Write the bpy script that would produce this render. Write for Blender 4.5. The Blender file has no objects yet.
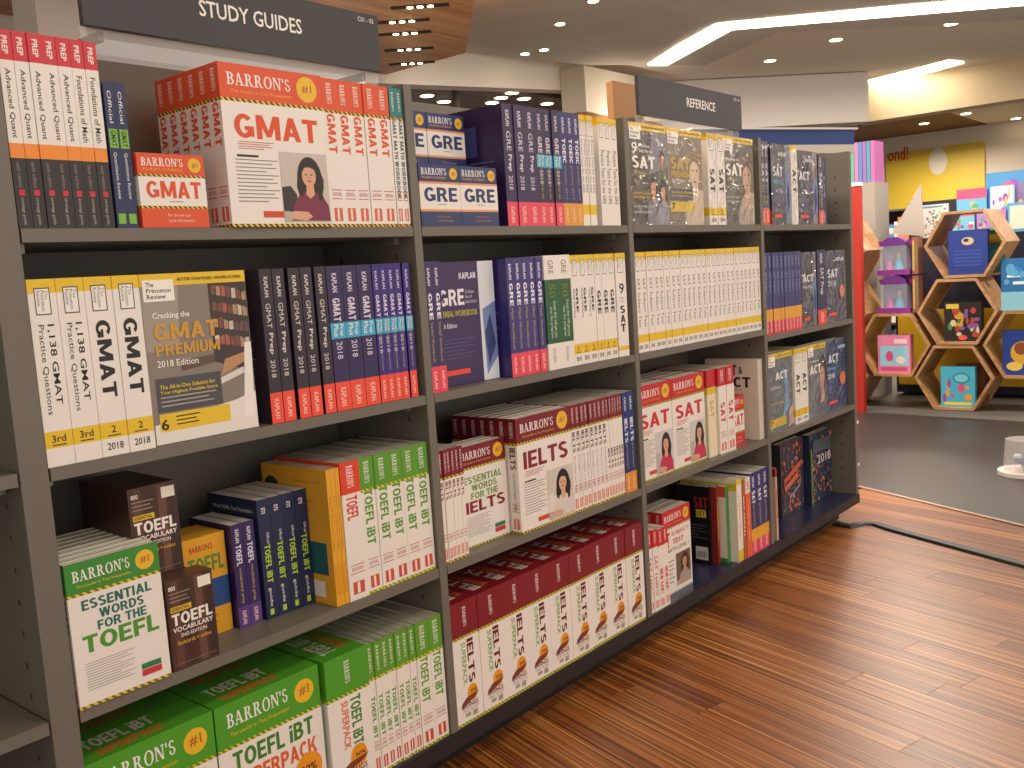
import bpy, bmesh, math, random
from mathutils import Vector, Matrix
random.seed(7)
scene = bpy.context.scene
COL = scene.collection

# ---------------------------------------------------------------- camera
FPX, YAW, PITCH, ROLL = 955.0, .869, -.1145, -.065
CAM = Vector((-.6231, -1.4412, 1.1128))
_f = Vector((math.sin(YAW)*math.cos(PITCH), math.cos(YAW)*math.cos(PITCH), math.sin(PITCH)))
_r0 = Vector((math.cos(YAW), -math.sin(YAW), 0)); _u0 = _r0.cross(_f)
CR = math.cos(ROLL)*_r0 + math.sin(ROLL)*_u0
CU = -math.sin(ROLL)*_r0 + math.cos(ROLL)*_u0
cd = bpy.data.cameras.new('camera'); cam = bpy.data.objects.new('camera', cd); COL.objects.link(cam)
cd.sensor_width = 36; cd.lens = FPX/1024*36; cd.clip_end = 200; cd.clip_start = .05
m = Matrix.Identity(4)
for i in range(3):
    m[i][0], m[i][1], m[i][2], m[i][3] = CR[i], CU[i], -_f[i], CAM[i]
cam.matrix_world = m
scene.camera = cam

def un(px, py, axis, val):
    """photo pixel -> point on the plane (axis = val)"""
    q = _f + (px-512)/FPX*CR + (384-py)/FPX*CU
    return CAM + q*((val-CAM[axis])/q[axis])

# ---------------------------------------------------------------- light
EXPOSURE = 0.0
vs = scene.view_settings
vs.view_transform = 'Standard'; vs.look = 'None'; vs.gamma = 1; vs.exposure = EXPOSURE
vs.use_curve_mapping = False
w = bpy.data.worlds.new('world'); scene.world = w; w.use_nodes = True
bg = w.node_tree.nodes['Background']; bg.inputs[0].default_value = (1, .89, .79, 1); bg.inputs[1].default_value = 1.15

def area(loc, size, power, col=(1, .86, .73), rot=(0, 0, 0), sizey=None):
    l = bpy.data.lights.new('aisle_and_fill_light', 'AREA'); l.energy = power; l.color = col
    if sizey: l.shape = 'RECTANGLE'; l.size = size; l.size_y = sizey
    else: l.shape = 'DISK'; l.size = size
    o = bpy.data.objects.new('aisle_and_fill_light', l); COL.objects.link(o)
    o.location = loc; o.rotation_euler = rot
    return o
# rows of ceiling lights above the aisle in front of the shelves
for x in (-.6, .9, 2.4, 3.9):
    area((x, -1.5, 2.93), .5, 9, rot=(.35, 0, 0))
for x in (0, 1.7, 3.4):
    area((x, -3.2, 2.93), .6, 11, rot=(.2, 0, 0))
# department lights behind, plus lamps added to brighten the partition and the poster
for p in ((5.4, .3, 2.93), (8.2, 1.4, 2.93), (6.8, -1.8, 2.93), (4.5, 2.2, 2.93), (9.6, -.6, 2.93), (1.2, 1.7, 2.93), (13.2, 2.6, 2.5), (2.6, 1.5, 2.93), (6.5, 5.6, 2.55)):
    area(p, .5, 75)

# ---------------------------------------------------------------- materials
def lin(h):
    h = h.lstrip('#'); v = [int(h[i:i+2], 16)/255 for i in (0, 2, 4)]
    return tuple(c/12.92 if c <= .04045 else ((c+.055)/1.055)**2.4 for c in v) + (1,)
_M = {}
def mat(h, rough=.45, metal=0, spec=.5, coat=0, emit=0, name=None):
    k = (h, rough, metal, spec, coat, emit)
    if k in _M: return _M[k]
    mm = bpy.data.materials.new(name or ('paint_' + h.strip('#'))); mm.use_nodes = True
    b = mm.node_tree.nodes['Principled BSDF']
    b.inputs['Base Color'].default_value = lin(h); b.inputs['Roughness'].default_value = rough
    b.inputs['Metallic'].default_value = metal; b.inputs['Specular IOR Level'].default_value = spec
    if coat: b.inputs['Coat Weight'].default_value = coat; b.inputs['Coat Roughness'].default_value = .12
    if emit:
        b.inputs['Emission Color'].default_value = lin(h); b.inputs['Emission Strength'].default_value = emit
    _M[k] = mm
    return mm
def nodes(name):
    mm = bpy.data.materials.new(name); mm.use_nodes = True
    nt = mm.node_tree
    return mm, nt, nt.nodes['Principled BSDF'], nt.nodes.new, nt.links.new
def paper(h): return mat(h, .38, spec=.45, coat=.15)
_W = {}
def wrap(h):
    """printed cover under crinkled clear shrink film"""
    if h in _W: return _W[h]
    mm, nt, b, N, L = nodes('filmed_' + h.strip('#'))
    b.inputs['Base Color'].default_value = lin(h); b.inputs['Roughness'].default_value = .4
    b.inputs['Coat Weight'].default_value = 1.0; b.inputs['Coat Roughness'].default_value = .05
    tc = N('ShaderNodeTexCoord'); no = N('ShaderNodeTexNoise'); no.inputs['Scale'].default_value = 16
    no.inputs['Detail'].default_value = 2; no.inputs['Distortion'].default_value = .8
    bp = N('ShaderNodeBump'); bp.inputs['Strength'].default_value = .9; bp.inputs['Distance'].default_value = .035
    L(tc.outputs['Object'], no.inputs['Vector']); L(no.outputs['Fac'], bp.inputs['Height'])
    L(bp.outputs['Normal'], b.inputs['Coat Normal'])
    _W[h] = mm
    return mm
_H = {}
def hazard(a, b_, p=.012):
    """diagonal two-colour warning stripe, printed"""
    if (a, b_, p) in _H: return _H[(a, b_, p)]
    mm, nt, b, N, L = nodes('diagonal_stripe')
    tc = N('ShaderNodeTexCoord'); s = N('ShaderNodeSeparateXYZ'); L(tc.outputs['Object'], s.inputs[0])
    def mth(op, x, y):
        n = N('ShaderNodeMath'); n.operation = op
        for i, q in enumerate((x, y)):
            if isinstance(q, (int, float)): n.inputs[i].default_value = q
            else: L(q, n.inputs[i])
        return n.outputs[0]
    t = mth('ADD', mth('ADD', s.outputs[0], s.outputs[1]), s.outputs[2])
    g = mth('GREATER_THAN', mth('FRACT', mth('DIVIDE', t, p), 0), .5)
    mx = N('ShaderNodeMix'); mx.data_type = 'RGBA'
    mx.inputs[6].default_value = lin(a); mx.inputs[7].default_value = lin(b_)
    L(g, mx.inputs[0]); L(mx.outputs[2], b.inputs['Base Color']); b.inputs['Roughness'].default_value = .4
    _H[(a, b_, p)] = mm
    return mm
def metal_paint(name, h, rough=.45, var=.12):
    mm, nt, b, N, L = nodes(name)
    tc = N('ShaderNodeTexCoord'); no = N('ShaderNodeTexNoise'); no.inputs['Scale'].default_value = 260
    n2 = N('ShaderNodeTexNoise'); n2.inputs['Scale'].default_value = 3.5
    cr = N('ShaderNodeValToRGB'); c = lin(h)
    cr.color_ramp.elements[0].color = tuple(v*(1-var) for v in c[:3]) + (1,)
    cr.color_ramp.elements[1].color = tuple(min(1, v*(1+var)) for v in c[:3]) + (1,)
    L(tc.outputs['Object'], n2.inputs['Vector']); L(n2.outputs['Fac'], cr.inputs[0]); L(cr.outputs[0], b.inputs['Base Color'])
    bp = N('ShaderNodeBump'); bp.inputs['Strength'].default_value = .08; bp.inputs['Distance'].default_value = .002
    L(tc.outputs['Object'], no.inputs['Vector']); L(no.outputs['Fac'], bp.inputs['Height']); L(bp.outputs[0], b.inputs['Normal'])
    b.inputs['Roughness'].default_value = rough
    return mm
def wood(name, stops, along='Y', scale=(40, 1.5), rough=.35, perobj=True, bump=.1, vary=.2):
    mm, nt, b, N, L = nodes(name)
    tc = N('ShaderNodeTexCoord'); mp = N('ShaderNodeMapping'); oi = N('ShaderNodeObjectInfo')
    sc = [scale[0]]*3; sc['XYZ'.index(along)] = scale[1]
    mp.inputs['Scale'].default_value = sc
    L(tc.outputs['Object'], mp.inputs['Vector'])
    if perobj:
        cx = N('ShaderNodeCombineXYZ'); mu = N('ShaderNodeMath'); mu.operation = 'MULTIPLY'; mu.inputs[1].default_value = 60
        L(oi.outputs['Random'], mu.inputs[0]); L(mu.outputs[0], cx.inputs[0]); L(mu.outputs[0], cx.inputs[1]); L(cx.outputs[0], mp.inputs['Location'])
    no = N('ShaderNodeTexNoise'); no.inputs['Scale'].default_value = 1; no.inputs['Detail'].default_value = 3; no.inputs['Roughness'].default_value = .6
    L(mp.outputs[0], no.inputs['Vector'])
    ad = N('ShaderNodeMath'); ad.operation = 'MULTIPLY_ADD'; ad.inputs[1].default_value = vary if perobj else 0; 
    L(oi.outputs['Random'], ad.inputs[0]); L(no.outputs['Fac'], ad.inputs[2])
    sb = N('ShaderNodeMath'); sb.operation = 'SUBTRACT'; sb.inputs[1].default_value = vary/2 if perobj else 0
    L(ad.outputs[0], sb.inputs[0])
    cr = N('ShaderNodeValToRGB'); el = cr.color_ramp.elements
    el[0].position, el[0].color = stops[0][0], lin(stops[0][1]); el[1].position, el[1].color = stops[-1][0], lin(stops[-1][1])
    for p, h in stops[1:-1]:
        e = el.new(p); e.color = lin(h)
    L(sb.outputs[0], cr.inputs[0]); L(cr.outputs[0], b.inputs['Base Color'])
    bp = N('ShaderNodeBump'); bp.inputs['Strength'].default_value = bump; bp.inputs['Distance'].default_value = .002
    L(no.outputs['Fac'], bp.inputs['Height']); L(bp.outputs[0], b.inputs['Normal'])
    b.inputs['Roughness'].default_value = rough
    return mm
def glass(name, tint='#F4FAFA', rough=.03, alpha=.22):
    mm, nt, b, N, L = nodes(name)
    b.inputs['Base Color'].default_value = lin(tint); b.inputs['Roughness'].default_value = rough
    b.inputs['Alpha'].default_value = alpha
    return mm
SHELF = metal_paint('grey_shelf_paint', '#6E685E')
DECK = metal_paint('navy_base_paint', '#2A2C4A', .3)
BOARD = metal_paint('dark_base_paint', '#1D171B', .5)
BLACK = mat('#121013', .6)
WHITE = '#EBE4DC'
PAGES = mat('#CFC7B8', .8)
GREYPAGES = mat('#A79F92', .8)
HEXWOOD = wood('birch_ply', [(.3, '#A0764C'), (.5, '#B58A5E'), (.7, '#C9A078')], 'Y', (30, 4), .4, bump=.05)
PLY = '#C08A52'

# ---------------------------------------------------------------- mesh helpers
class MB:
    def __init__(s): s.v = []; s.f = []; s.mi = []; s.mats = []
    def m(s, mt):
        if mt not in s.mats: s.mats.append(mt)
        return s.mats.index(mt)
    def quad(s, a, b, c, d, mt):
        n = len(s.v); s.v += [a, b, c, d]; s.f.append((n, n+1, n+2, n+3)); s.mi.append(s.m(mt))
    def poly(s, pts, mt):
        n = len(s.v); s.v += list(pts); s.f.append(tuple(range(n, n+len(pts)))); s.mi.append(s.m(mt))
    def box(s, a, b, mt):
        x0, y0, z0 = a; x1, y1, z1 = b; n = len(s.v)
        s.v += [(x0,y0,z0),(x1,y0,z0),(x1,y1,z0),(x0,y1,z0),(x0,y0,z1),(x1,y0,z1),(x1,y1,z1),(x0,y1,z1)]
        for q in ((0,3,2,1),(4,5,6,7),(0,1,5,4),(1,2,6,5),(2,3,7,6),(3,0,4,7)):
            s.f.append(tuple(n+i for i in q)); s.mi.append(s.m(mt))
    def prism(s, pts, z0, z1, mt):
        n = len(s.v); k = len(pts)
        s.v += [(p[0], p[1], z0) for p in pts] + [(p[0], p[1], z1) for p in pts]
        s.f.append(tuple(n+i for i in range(k))[::-1]); s.f.append(tuple(n+k+i for i in range(k)))
        for i in range(k): s.f.append((n+i, n+(i+1) % k, n+k+(i+1) % k, n+k+i))
        s.mi += [s.m(mt)]*(k+2)
    def cyl(s, c, r, z0, z1, mt, n=16, r1=None):
        r1 = r if r1 is None else r1; b = len(s.v)
        for z, rr in ((z0, r), (z1, r1)):
            s.v += [(c[0]+rr*math.cos(2*math.pi*i/n), c[1]+rr*math.sin(2*math.pi*i/n), z) for i in range(n)]
        s.f.append(tuple(b+i for i in range(n))[::-1]); s.f.append(tuple(b+n+i for i in range(n)))
        for i in range(n): s.f.append((b+i, b+(i+1) % n, b+n+(i+1) % n, b+n+i))
        s.mi += [s.m(mt)]*(n+2)
    def add(s, verts, faces, mt):
        n = len(s.v); s.v += list(verts); s.f += [tuple(n+i for i in f) for f in faces]; s.mi += [s.m(mt)]*len(faces)
    def mesh(s, name):
        me = bpy.data.meshes.new(name); me.from_pydata([tuple(p) for p in s.v], [], s.f)
        for q in s.mats: me.materials.append(q)
        me.polygons.foreach_set('material_index', s.mi); me.update()
        return me
    def obj(s, name, parent=None, loc=None, rot=None, bevel=0):
        o = bpy.data.objects.new(name, s.mesh(name)); COL.objects.link(o)
        if parent is not None: o.parent = parent
        if loc is not None: o.location = loc
        if rot is not None: o.rotation_euler = rot
        if bevel:
            md = o.modifiers.new('bevel', 'BEVEL'); md.width = bevel; md.segments = 2
        return o
def empty(name, loc=(0, 0, 0), rz=0, rx=0):
    o = bpy.data.objects.new(name, None); COL.objects.link(o)
    o.location = loc; o.rotation_euler = (rx, 0, rz); o.empty_display_size = .02
    return o
def tag(o, label, cat, group=None):
    o['label'] = label; o['category'] = cat
    if group: o['group'] = group
    return o
def structure(o): o['kind'] = 'structure'; return o

_T = {}; _LV = {}
def text_geo(s, bold=0.0):
    """text outline scaled so that its ink fills 0..1 x 0..1"""
    k = (s, bold)
    if k in _T: return _T[k]
    if bold >= .03:
        r = _block(s)
        if r: _T[k] = r[:2]; _LV[k] = r[2]; return _T[k]
        bold = .012
    c = bpy.data.curves.new('tmp', 'FONT'); c.body = s; c.size = 1; c.resolution_u = 2; c.offset = bold
    c.fill_mode = 'FRONT'
    if bold > .02: c.space_character = 1.06
    o = bpy.data.objects.new('tmp', c); COL.objects.link(o)
    dg = bpy.context.evaluated_depsgraph_get()
    me = bpy.data.meshes.new_from_object(o.evaluated_get(dg))
    vs_ = [(v.co.x, v.co.y) for v in me.vertices]; fs = [tuple(p.vertices) for p in me.polygons]
    bpy.data.objects.remove(o); bpy.data.curves.remove(c); bpy.data.meshes.remove(me)
    x0 = min(p[0] for p in vs_); x1 = max(p[0] for p in vs_); y0 = min(p[1] for p in vs_); y1 = max(p[1] for p in vs_)
    r = ([((x-x0)/(x1-x0), (y-y0)/(y1-y0)) for x, y in vs_], fs)
    _T[k] = r
    return r
# serif capitals drawn from strokes: (polygons in a 0..w x 0..1 cell)
def _serif(s):
    out = []; x = 0
    T, H, S = .2, .1, .08     # stem, hairline, serif height
    def rect(a, b, c, d): out.append([(x+a, b), (x+c, b), (x+c, d), (x+a, d)])
    def ring(cx, cy, rx, ry, tx, ty, a0, a1, n=12):
        for i in range(n):
            p, q = a0+(a1-a0)*i/n, a0+(a1-a0)*(i+1)/n
            out.append([(x+cx+rx*math.cos(p), cy+ry*math.sin(p)), (x+cx+rx*math.cos(q), cy+ry*math.sin(q)),
                        (x+cx+(rx-tx)*math.cos(q), cy+(ry-ty)*math.sin(q)), (x+cx+(rx-tx)*math.cos(p), cy+(ry-ty)*math.sin(p))])
    h = math.pi/2
    for ch in s:
        if ch in 'BR':
            rect(.1, 0, .1+T, 1); rect(0, 0, .42, S); rect(0, 1-S, .42, 1); rect(.3, .48, .42, .48+S)
            ring(.4, .745, .3, .255, T, .08, -h, h)
            if ch == 'B': ring(.4, .27, .36, .27, T, .08, -h, h); w_ = .8
            else:
                out.append([(x+.38, .5), (x+.56, .5), (x+.86, 0), (x+.64, 0)]); rect(.62, 0, .95, S); w_ = .97
        elif ch == 'A':
            out.append([(x+.36, 1), (x+.52, 1), (x+.88, 0), (x+.66, 0)]); out.append([(x+.36, 1), (x+.44, .9), (x+.18, 0), (x+.1, 0)])
            rect(.24, .28, .68, .28+S); rect(0, 0, .3, S); rect(.56, 0, .98, S); w_ = 1.0
        elif ch == 'O':
            ring(.46, .5, .44, .52, T*.95, .08, 0, 4*h, 24); w_ = .94
        elif ch == 'N':
            rect(.1, 0, .2, 1); rect(.74, 0, .84, 1); out.append([(x+.08, 1), (x+.3, 1), (x+.86, 0), (x+.7, 0)])
            rect(0, 0, .32, S); rect(0, 1-S, .25, 1); rect(.62, 1-S, .96, 1); w_ = .98
        elif ch == 'S':
            ring(.32, .74, .27, .27, .15, .08, .4, 3.2*h, 14); ring(.34, .27, .29, .28, .15, .08, -2*h-.3, h, 14); w_ = .66
        elif ch == "'":
            rect(.05, .68, .18, 1); w_ = .26
        x += w_+.05
    W = x
    v, f = [], []
    lv = []
    for k, pl in enumerate(out):
        n = len(v); v += [(a/W, b) for a, b in pl]; f.append(tuple(range(n, n+len(pl)))); lv += [k % 3 if len(pl) == 4 and k < 9999 else 0]*len(pl)
    _LV[('BARRONS_SERIF', 0)] = lv
    return v, f
_T[('BARRONS_SERIF', 0)] = _serif("BARRON'S")
BAR = 'BARRONS_SERIF'
def _block(s):
    """heavy sans capitals drawn from strokes"""
    out = []; lev = []; x = 0; S, H = .25, .19; h = math.pi/2; BT = 'ABCDEFGHIKLMNOPRSTUWVi '
    if any(c not in BT for c in s): return None
    cur = [0]
    def pl(*p, keep=False):
        if not keep: cur[0] += 1
        out.append([(x+a, b) for a, b in p]); lev.append(cur[0])
    def rect(a, b, c, d): pl((a, b), (c, b), (c, d), (a, d))
    def ring(cx, cy, rx, ry, tx, ty, a0, a1, n=14):
        cur[0] += 1
        for i in range(n):
            p, q = a0+(a1-a0)*i/n, a0+(a1-a0)*(i+1)/n
            pl((cx+rx*math.cos(p), cy+ry*math.sin(p)), (cx+rx*math.cos(q), cy+ry*math.sin(q)), (cx+(rx-tx)*math.cos(q), cy+(ry-ty)*math.sin(q)), (cx+(rx-tx)*math.cos(p), cy+(ry-ty)*math.sin(p)), keep=True)
    for ch in s:
        w_ = .7; cur[0] = -1
        if ch in 'BDEFHIKLMNPRU': rect(0, .26 if ch == 'U' else 0, S, 1)
        if ch == 'A': pl((0, 0), (.26, 0), (.56, 1), (.32, 1)); pl((.62, 0), (.88, 0), (.56, 1), (.32, 1)); rect(.2, .2, .68, .37); w_ = .88
        elif ch == 'B': rect(S, 0, .42, H); rect(S, .42, .42, .6); rect(S, 1-H, .42, 1); ring(.4, .735, .33, .265, S, H, -h, h, 8); ring(.4, .3, .38, .3, S, H, -h, h, 8); w_ = .78
        elif ch == 'C': ring(.42, .5, .42, .5, S, H, .75, 4*h-.75, 20); w_ = .76
        elif ch == 'D': rect(S, 0, .36, H); rect(S, 1-H, .36, 1); ring(.34, .5, .48, .5, S, H, -h, h); w_ = .82
        elif ch == 'E': rect(S, 0, .68, H); rect(S, .41, .62, .59); rect(S, 1-H, .68, 1); w_ = .68
        elif ch == 'F': rect(S, .4, .6, .58); rect(S, 1-H, .66, 1); w_ = .64
        elif ch == 'G': ring(.43, .5, .43, .5, S, H, .7, 4*h-.35, 20); rect(.45, .33, .86, .5); rect(.63, .08, .86, .5); w_ = .88
        elif ch == 'H': rect(.52, 0, .52+S, 1); rect(S, .41, .52, .6); w_ = .52+S
        elif ch == 'I': w_ = S
        elif ch == 'K': pl((S, .34), (.3, .6), (.58, 1), (.86, 1), (.5, .55), (.38, .42)); pl((.34, .6), (.52, .62), (.88, 0), (.6, 0)); w_ = .88
        elif ch == 'L': rect(S, 0, .64, H); w_ = .64
        elif ch == 'M': rect(.83, 0, .83+S, 1); pl((.02, 1), (.3, 1), (.64, .1), (.44, .1)); pl((.78, 1), (1.06, 1), (.64, .1), (.44, .1)); w_ = .83+S
        elif ch == 'N': rect(.55, 0, .55+S, 1); pl((0, 1), (.27, 1), (.8, 0), (.53, 0)); w_ = .8
        elif ch == 'O': ring(.45, .5, .45, .5, S, H, 0, 4*h, 24); w_ = .9
        elif ch == 'P': rect(S, .36, .4, .54); rect(S, 1-H, .4, 1); ring(.4, .68, .36, .32, S, H, -h, h, 10); w_ = .76
        elif ch == 'R': rect(S, .4, .4, .57); rect(S, 1-H, .4, 1); ring(.4, .7, .36, .3, S, H, -h, h, 10); pl((.36, .45), (.58, .48), (.84, 0), (.57, 0)); w_ = .84
        elif ch == 'S': ring(.37, .725, .36, .275, S, H, .5, 3.05*h, 14); ring(.37, .285, .37, .285, S, H, -2*h+.45, 1.05*h, 14); w_ = .74
        elif ch == 'T': rect(0, 1-H, .76, 1); rect(.255, 0, .505, 1); w_ = .76
        elif ch == 'U': rect(.53, .26, .53+S, 1); ring(.39, .36, .39, .36, S, H, -2*h, 0); w_ = .78
        elif ch in 'VW':
            k = .0
            for _ in range(1 if ch == 'V' else 2): pl((k, 1), (k+.25, 1), (k+.48, 0), (k+.24, 0)); pl((k+.24, 0), (k+.48, 0), (k+.72, 1), (k+.47, 1)); k += .5
            w_ = k+.22
        elif ch == 'i': rect(0, 0, S, .7); rect(0, .81, S, 1); w_ = S
        elif ch == ' ': w_ = .26
        x += w_+.09
    W = x-.09; v, f, lv = [], [], []
    for q, l in zip(out, lev):
        n = len(v); v += [(a/W, b) for a, b in q]; f.append(tuple(range(n, n+len(q)))); lv += [l]*len(q)
    return v, f, lv

# ---------------------------------------------------------------- books
def clip(pts, lo=.004, hi=.996):
    """keep a printed shape inside its cover"""
    for ax in (0, 1):
        for lim, sg in ((lo, 1), (hi, -1)):
            out = []
            for i, p in enumerate(pts):
                q = pts[i-1]; a, c = (p[ax]-lim)*sg, (q[ax]-lim)*sg
                if (a >= 0) != (c >= 0):
                    t = c/(c-a); out.append((q[0]+(p[0]-q[0])*t, q[1]+(p[1]-q[1])*t))
                if a >= 0: out.append(p)
            pts = out
            if len(pts) < 3: return []
    return pts
class Design:
    """one kind of book or boxed set: local x = thickness, y = depth (0 is the spine), z = height"""
    cache = {}
    def __init__(s, t, h, d, bands, solid=False, back=None, front=None, spine=None, pages=PAGES, cover='cover'):
        s.t, s.h, s.d = t, h, d; s.bands = bands; s.solid = solid; s.items = []
        s.side = dict(s=spine or bands, f=front or bands, b=back or bands); s.pages = pages; s.cname = cover
    # sides: s spine, f front cover, b back cover, t top
    def pt(s, side, u, v, e):
        if side == 's': return (u*s.t, -e, v*s.h)
        if side == 'f': return (s.t+e, u*s.d, v*s.h)
        if side == 'b': return (-e, (1-u)*s.d, v*s.h)
        return (s.t*(1-v), u*s.d, s.h+e)
    def T(s, side, txt, u0, v0, u1, v1, mt, rot=False, bold=.02, part='lettering'):
        s.items.append(('T', side, txt, u0, v0, u1, v1, mt, rot, bold, part)); return s
    def R(s, side, u0, v0, u1, v1, mt, part='printed_panel'):
        s.items.append(('P', side, [(u0, v0), (u1, v0), (u1, v1), (u0, v1)], mt, part)); return s
    def P(s, side, pts, mt, part='cover_picture'):
        pts = clip(pts)
        if pts: s.items.append(('P', side, pts, mt, part))
        return s
    def E(s, side, u, v, ru, rv, mt, part='cover_picture', n=18):
        return s.P(side, [(u+ru*math.cos(2*math.pi*i/n), v+rv*math.sin(2*math.pi*i/n)) for i in range(n)], mt, part)
    def lines(s, side, u0, v0, u1, v1, n, mt, frac=.35):
        for i in range(n):
            a = v1-(v1-v0)*i/n; b = a-(v1-v0)/n*frac
            s.R(side, u0, b, u0+(u1-u0)*(1, .86, .95, .7)[i % 4], a, mt, 'small_print')
        return s
    def build(s):
        t, h, d = s.t, s.h, s.d; c = .0012
        mb = MB()
        def side(nm, pf):
            for v0, v1, mt in s.side[nm]:
                mb.quad(pf(0, v0), pf(1, v0), pf(1, v1), pf(0, v1), mt)
        side('s', lambda u, v: s.pt('s', u, v, 0)); side('f', lambda u, v: s.pt('f', u, v, 0)); side('b', lambda u, v: s.pt('b', u, v, 0))
        topm, botm = s.bands[-1][2], s.bands[0][2]
        for z, mt in ((h, topm), (0, botm)):
            if s.solid: mb.quad((0,0,z), (t,0,z), (t,d,z), (0,d,z), mt)
            else:
                mb.quad((0,0,z), (c,0,z), (c,d,z), (0,d,z), mt); mb.quad((t-c,0,z), (t,0,z), (t,d,z), (t-c,d,z), mt)
                mb.quad((c,0,z), (t-c,0,z), (t-c,c,z), (c,c,z), mt)
        if s.solid:
            mb.quad((t,d,0), (0,d,0), (0,d,h), (t,d,h), topm)
        else:
            ip = mat('#D8D2C6', .7)
            mb.quad((c,c,0), (c,d,0), (c,d,h), (c,c,h), ip); mb.quad((t-c,d,0), (t-c,c,0), (t-c,c,h), (t-c,d,h), ip)
            mb.quad((c,c,0), (t-c,c,0), (t-c,c,h), (c,c,h), ip)
            mb.quad((0,d,0), (c,d,0), (c,d,h), (0,d,h), ip); mb.quad((t-c,d,0), (t,d,0), (t,d,h), (t-c,d,h), ip)
        s.parts = {s.cname: mb.mesh(s.cname)}
        if not s.solid:
            pb = MB(); pb.box((c+.0002, c+.0002, .0006), (t-c-.0002, d-.0015, h-.0015), s.pages); s.parts['page_block'] = pb.mesh('page_block')
        pm = {}; lay = {}
        for it in s.items:
            sd, part = it[1], it[-1]
            if part in ('lettering', 'printed_panel', 'printed_shape'): part = (part, len(pm))
            else: part = (part, sd)
            b = pm.setdefault(part, MB()); lay[sd] = lay.get(sd, 0)+1; e = .00012+.000025*lay[sd]
            if it[0] == 'P':
                b.poly([s.pt(sd, u, v, e) for u, v in it[2]], it[3])
            else:
                _, _, txt, u0, v0, u1, v1, mt, rot, bold, _ = it
                vv, ff = text_geo(txt, 0 if txt == BAR else bold)
                lv = _LV.get((txt, 0 if txt == BAR else bold)) or [0]*len(vv)
                if rot: pts = [s.pt(sd, u0+(u1-u0)*y, v1-(v1-v0)*x, e+.00002*l) for (x, y), l in zip(vv, lv)]
                else: pts = [s.pt(sd, u0+(u1-u0)*x, v0+(v1-v0)*y, e+.00002*l) for (x, y), l in zip(vv, lv)]
                b.add(pts, ff, mt)
        for k, b in pm.items(): s.parts[k] = b.mesh(k[0])
        return s
def design(key, fn, *a):
    k = (key,) + a
    if k not in Design.cache: Design.cache[k] = fn(*a).build()
    return Design.cache[k]
NBOOK = 0
def place(D, name, loc, label, group=None, face=False, rz=0, rx=0, cat='book'):
    """spine-out by default; face=True turns the front cover outwards, loc = lower left front corner"""
    x, y, z = loc
    if face: y += D.t; rz = rz-math.pi/2
    root = empty(name, (x, y, z+.0003), rz, rx)
    tag(root, label, cat, group)
    for k, me in D.parts.items():
        o = bpy.data.objects.new(k if isinstance(k, str) else k[0], me); COL.objects.link(o); o.parent = root
    return root
GAP = .0006
def run(D_of_t, bounds, y, z, name, label, group, jit=.0, cat='book', dy=.004):
    """a row of spine-out books between the given x bounds; t is averaged so that alike books share meshes"""
    n = len(bounds)-1; t = round((bounds[-1]-bounds[0])/n-GAP, 4); D = D_of_t(t)
    for i in range(n):
        x = bounds[0]+(bounds[-1]-bounds[0])*i/n
        place(D, name, (x, y+random.uniform(0, dy), z), label, group, cat=cat)
def even(a, b, n): return [a+(b-a)*i/n for i in range(n+1)]
def stack(D, x, y, z, n, name, label, group, cat='book'):
    """n face-out copies one behind another"""
    for k in range(n):
        place(D, name, (x+random.uniform(0, .003)*(k > 0), y+k*(D.t+GAP), z), label, group, face=True, cat=cat)

TXT = mat('#26221F', .5); GREYTXT = mat('#8A827A', .5); WTXT = mat('#EFE9E2', .45); REDTXT = mat('#B3262A', .5); YTXT = mat('#F0B428', .45)
def portrait(D, u0, v0, u1, v1, bg, hair, skin, shirt, bg2=None):
    """a printed head-and-shoulders photograph: long dark hair, face, folded arms over a table"""
    W, H = u1-u0, v1-v0; X = lambda a: u0+W*a; Y = lambda b: v0+H*b; q = lambda h: mat(h, .4)
    P = lambda pts, h: D.P('f', [(X(a), Y(b)) for a, b in pts], q(h)); E = lambda a, b, ra, rb, h: D.E('f', X(a), Y(b), W*ra, H*rb, q(h))
    D.R('f', u0, v0, u1, v1, q(bg), 'cover_picture')
    if bg2: P([(0, 0), (.34, 0), (.3, .4), (.18, .52), (0, .5)], bg2)
    P([(0, .0), (1, 0), (1, .1), (0, .16)], '#B9AEA2')
    hp = [(.5+.27*math.cos(t)*(1 if math.sin(t) > 0 else 1.12), .62+(.33 if math.sin(t) > 0 else .4)*math.sin(t)) for t in [2*math.pi*i/22 for i in range(22)]]
    P([(min(.98, a+.1), b) for a, b in hp], hair)
    P([(.16, .02), (.22, .26), (.36, .4), (.5, .44), (.7, .44), (.86, .38), (.97, .24), (.99, .02)], shirt)
    P([(.5, .4), (.58, .34), (.68, .4), (.67, .56), (.52, .56)], skin)
    E(.585, .675, .15, .165, skin)
    P([(.43, .7), (.45, .83), (.54, .9), (.66, .9), (.74, .8), (.755, .68), (.7, .77), (.6, .8), (.5, .79)], hair)
    P([(.74, .78), (.84, .6), (.86, .36), (.78, .3), (.74, .5)], hair); P([(.42, .78), (.36, .6), (.36, .4), (.42, .36), (.44, .55)], hair)
    for a in (.525, .64): E(a, .69, .022, .012, '#2A1C1A')
    E(.585, .595, .045, .014, '#A4524A'); E(.582, .645, .016, .02, '#C08C74')
    P([(.1, .05), (.46, .02), (.6, .08), (.5, .15), (.2, .16)], skin)

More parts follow.
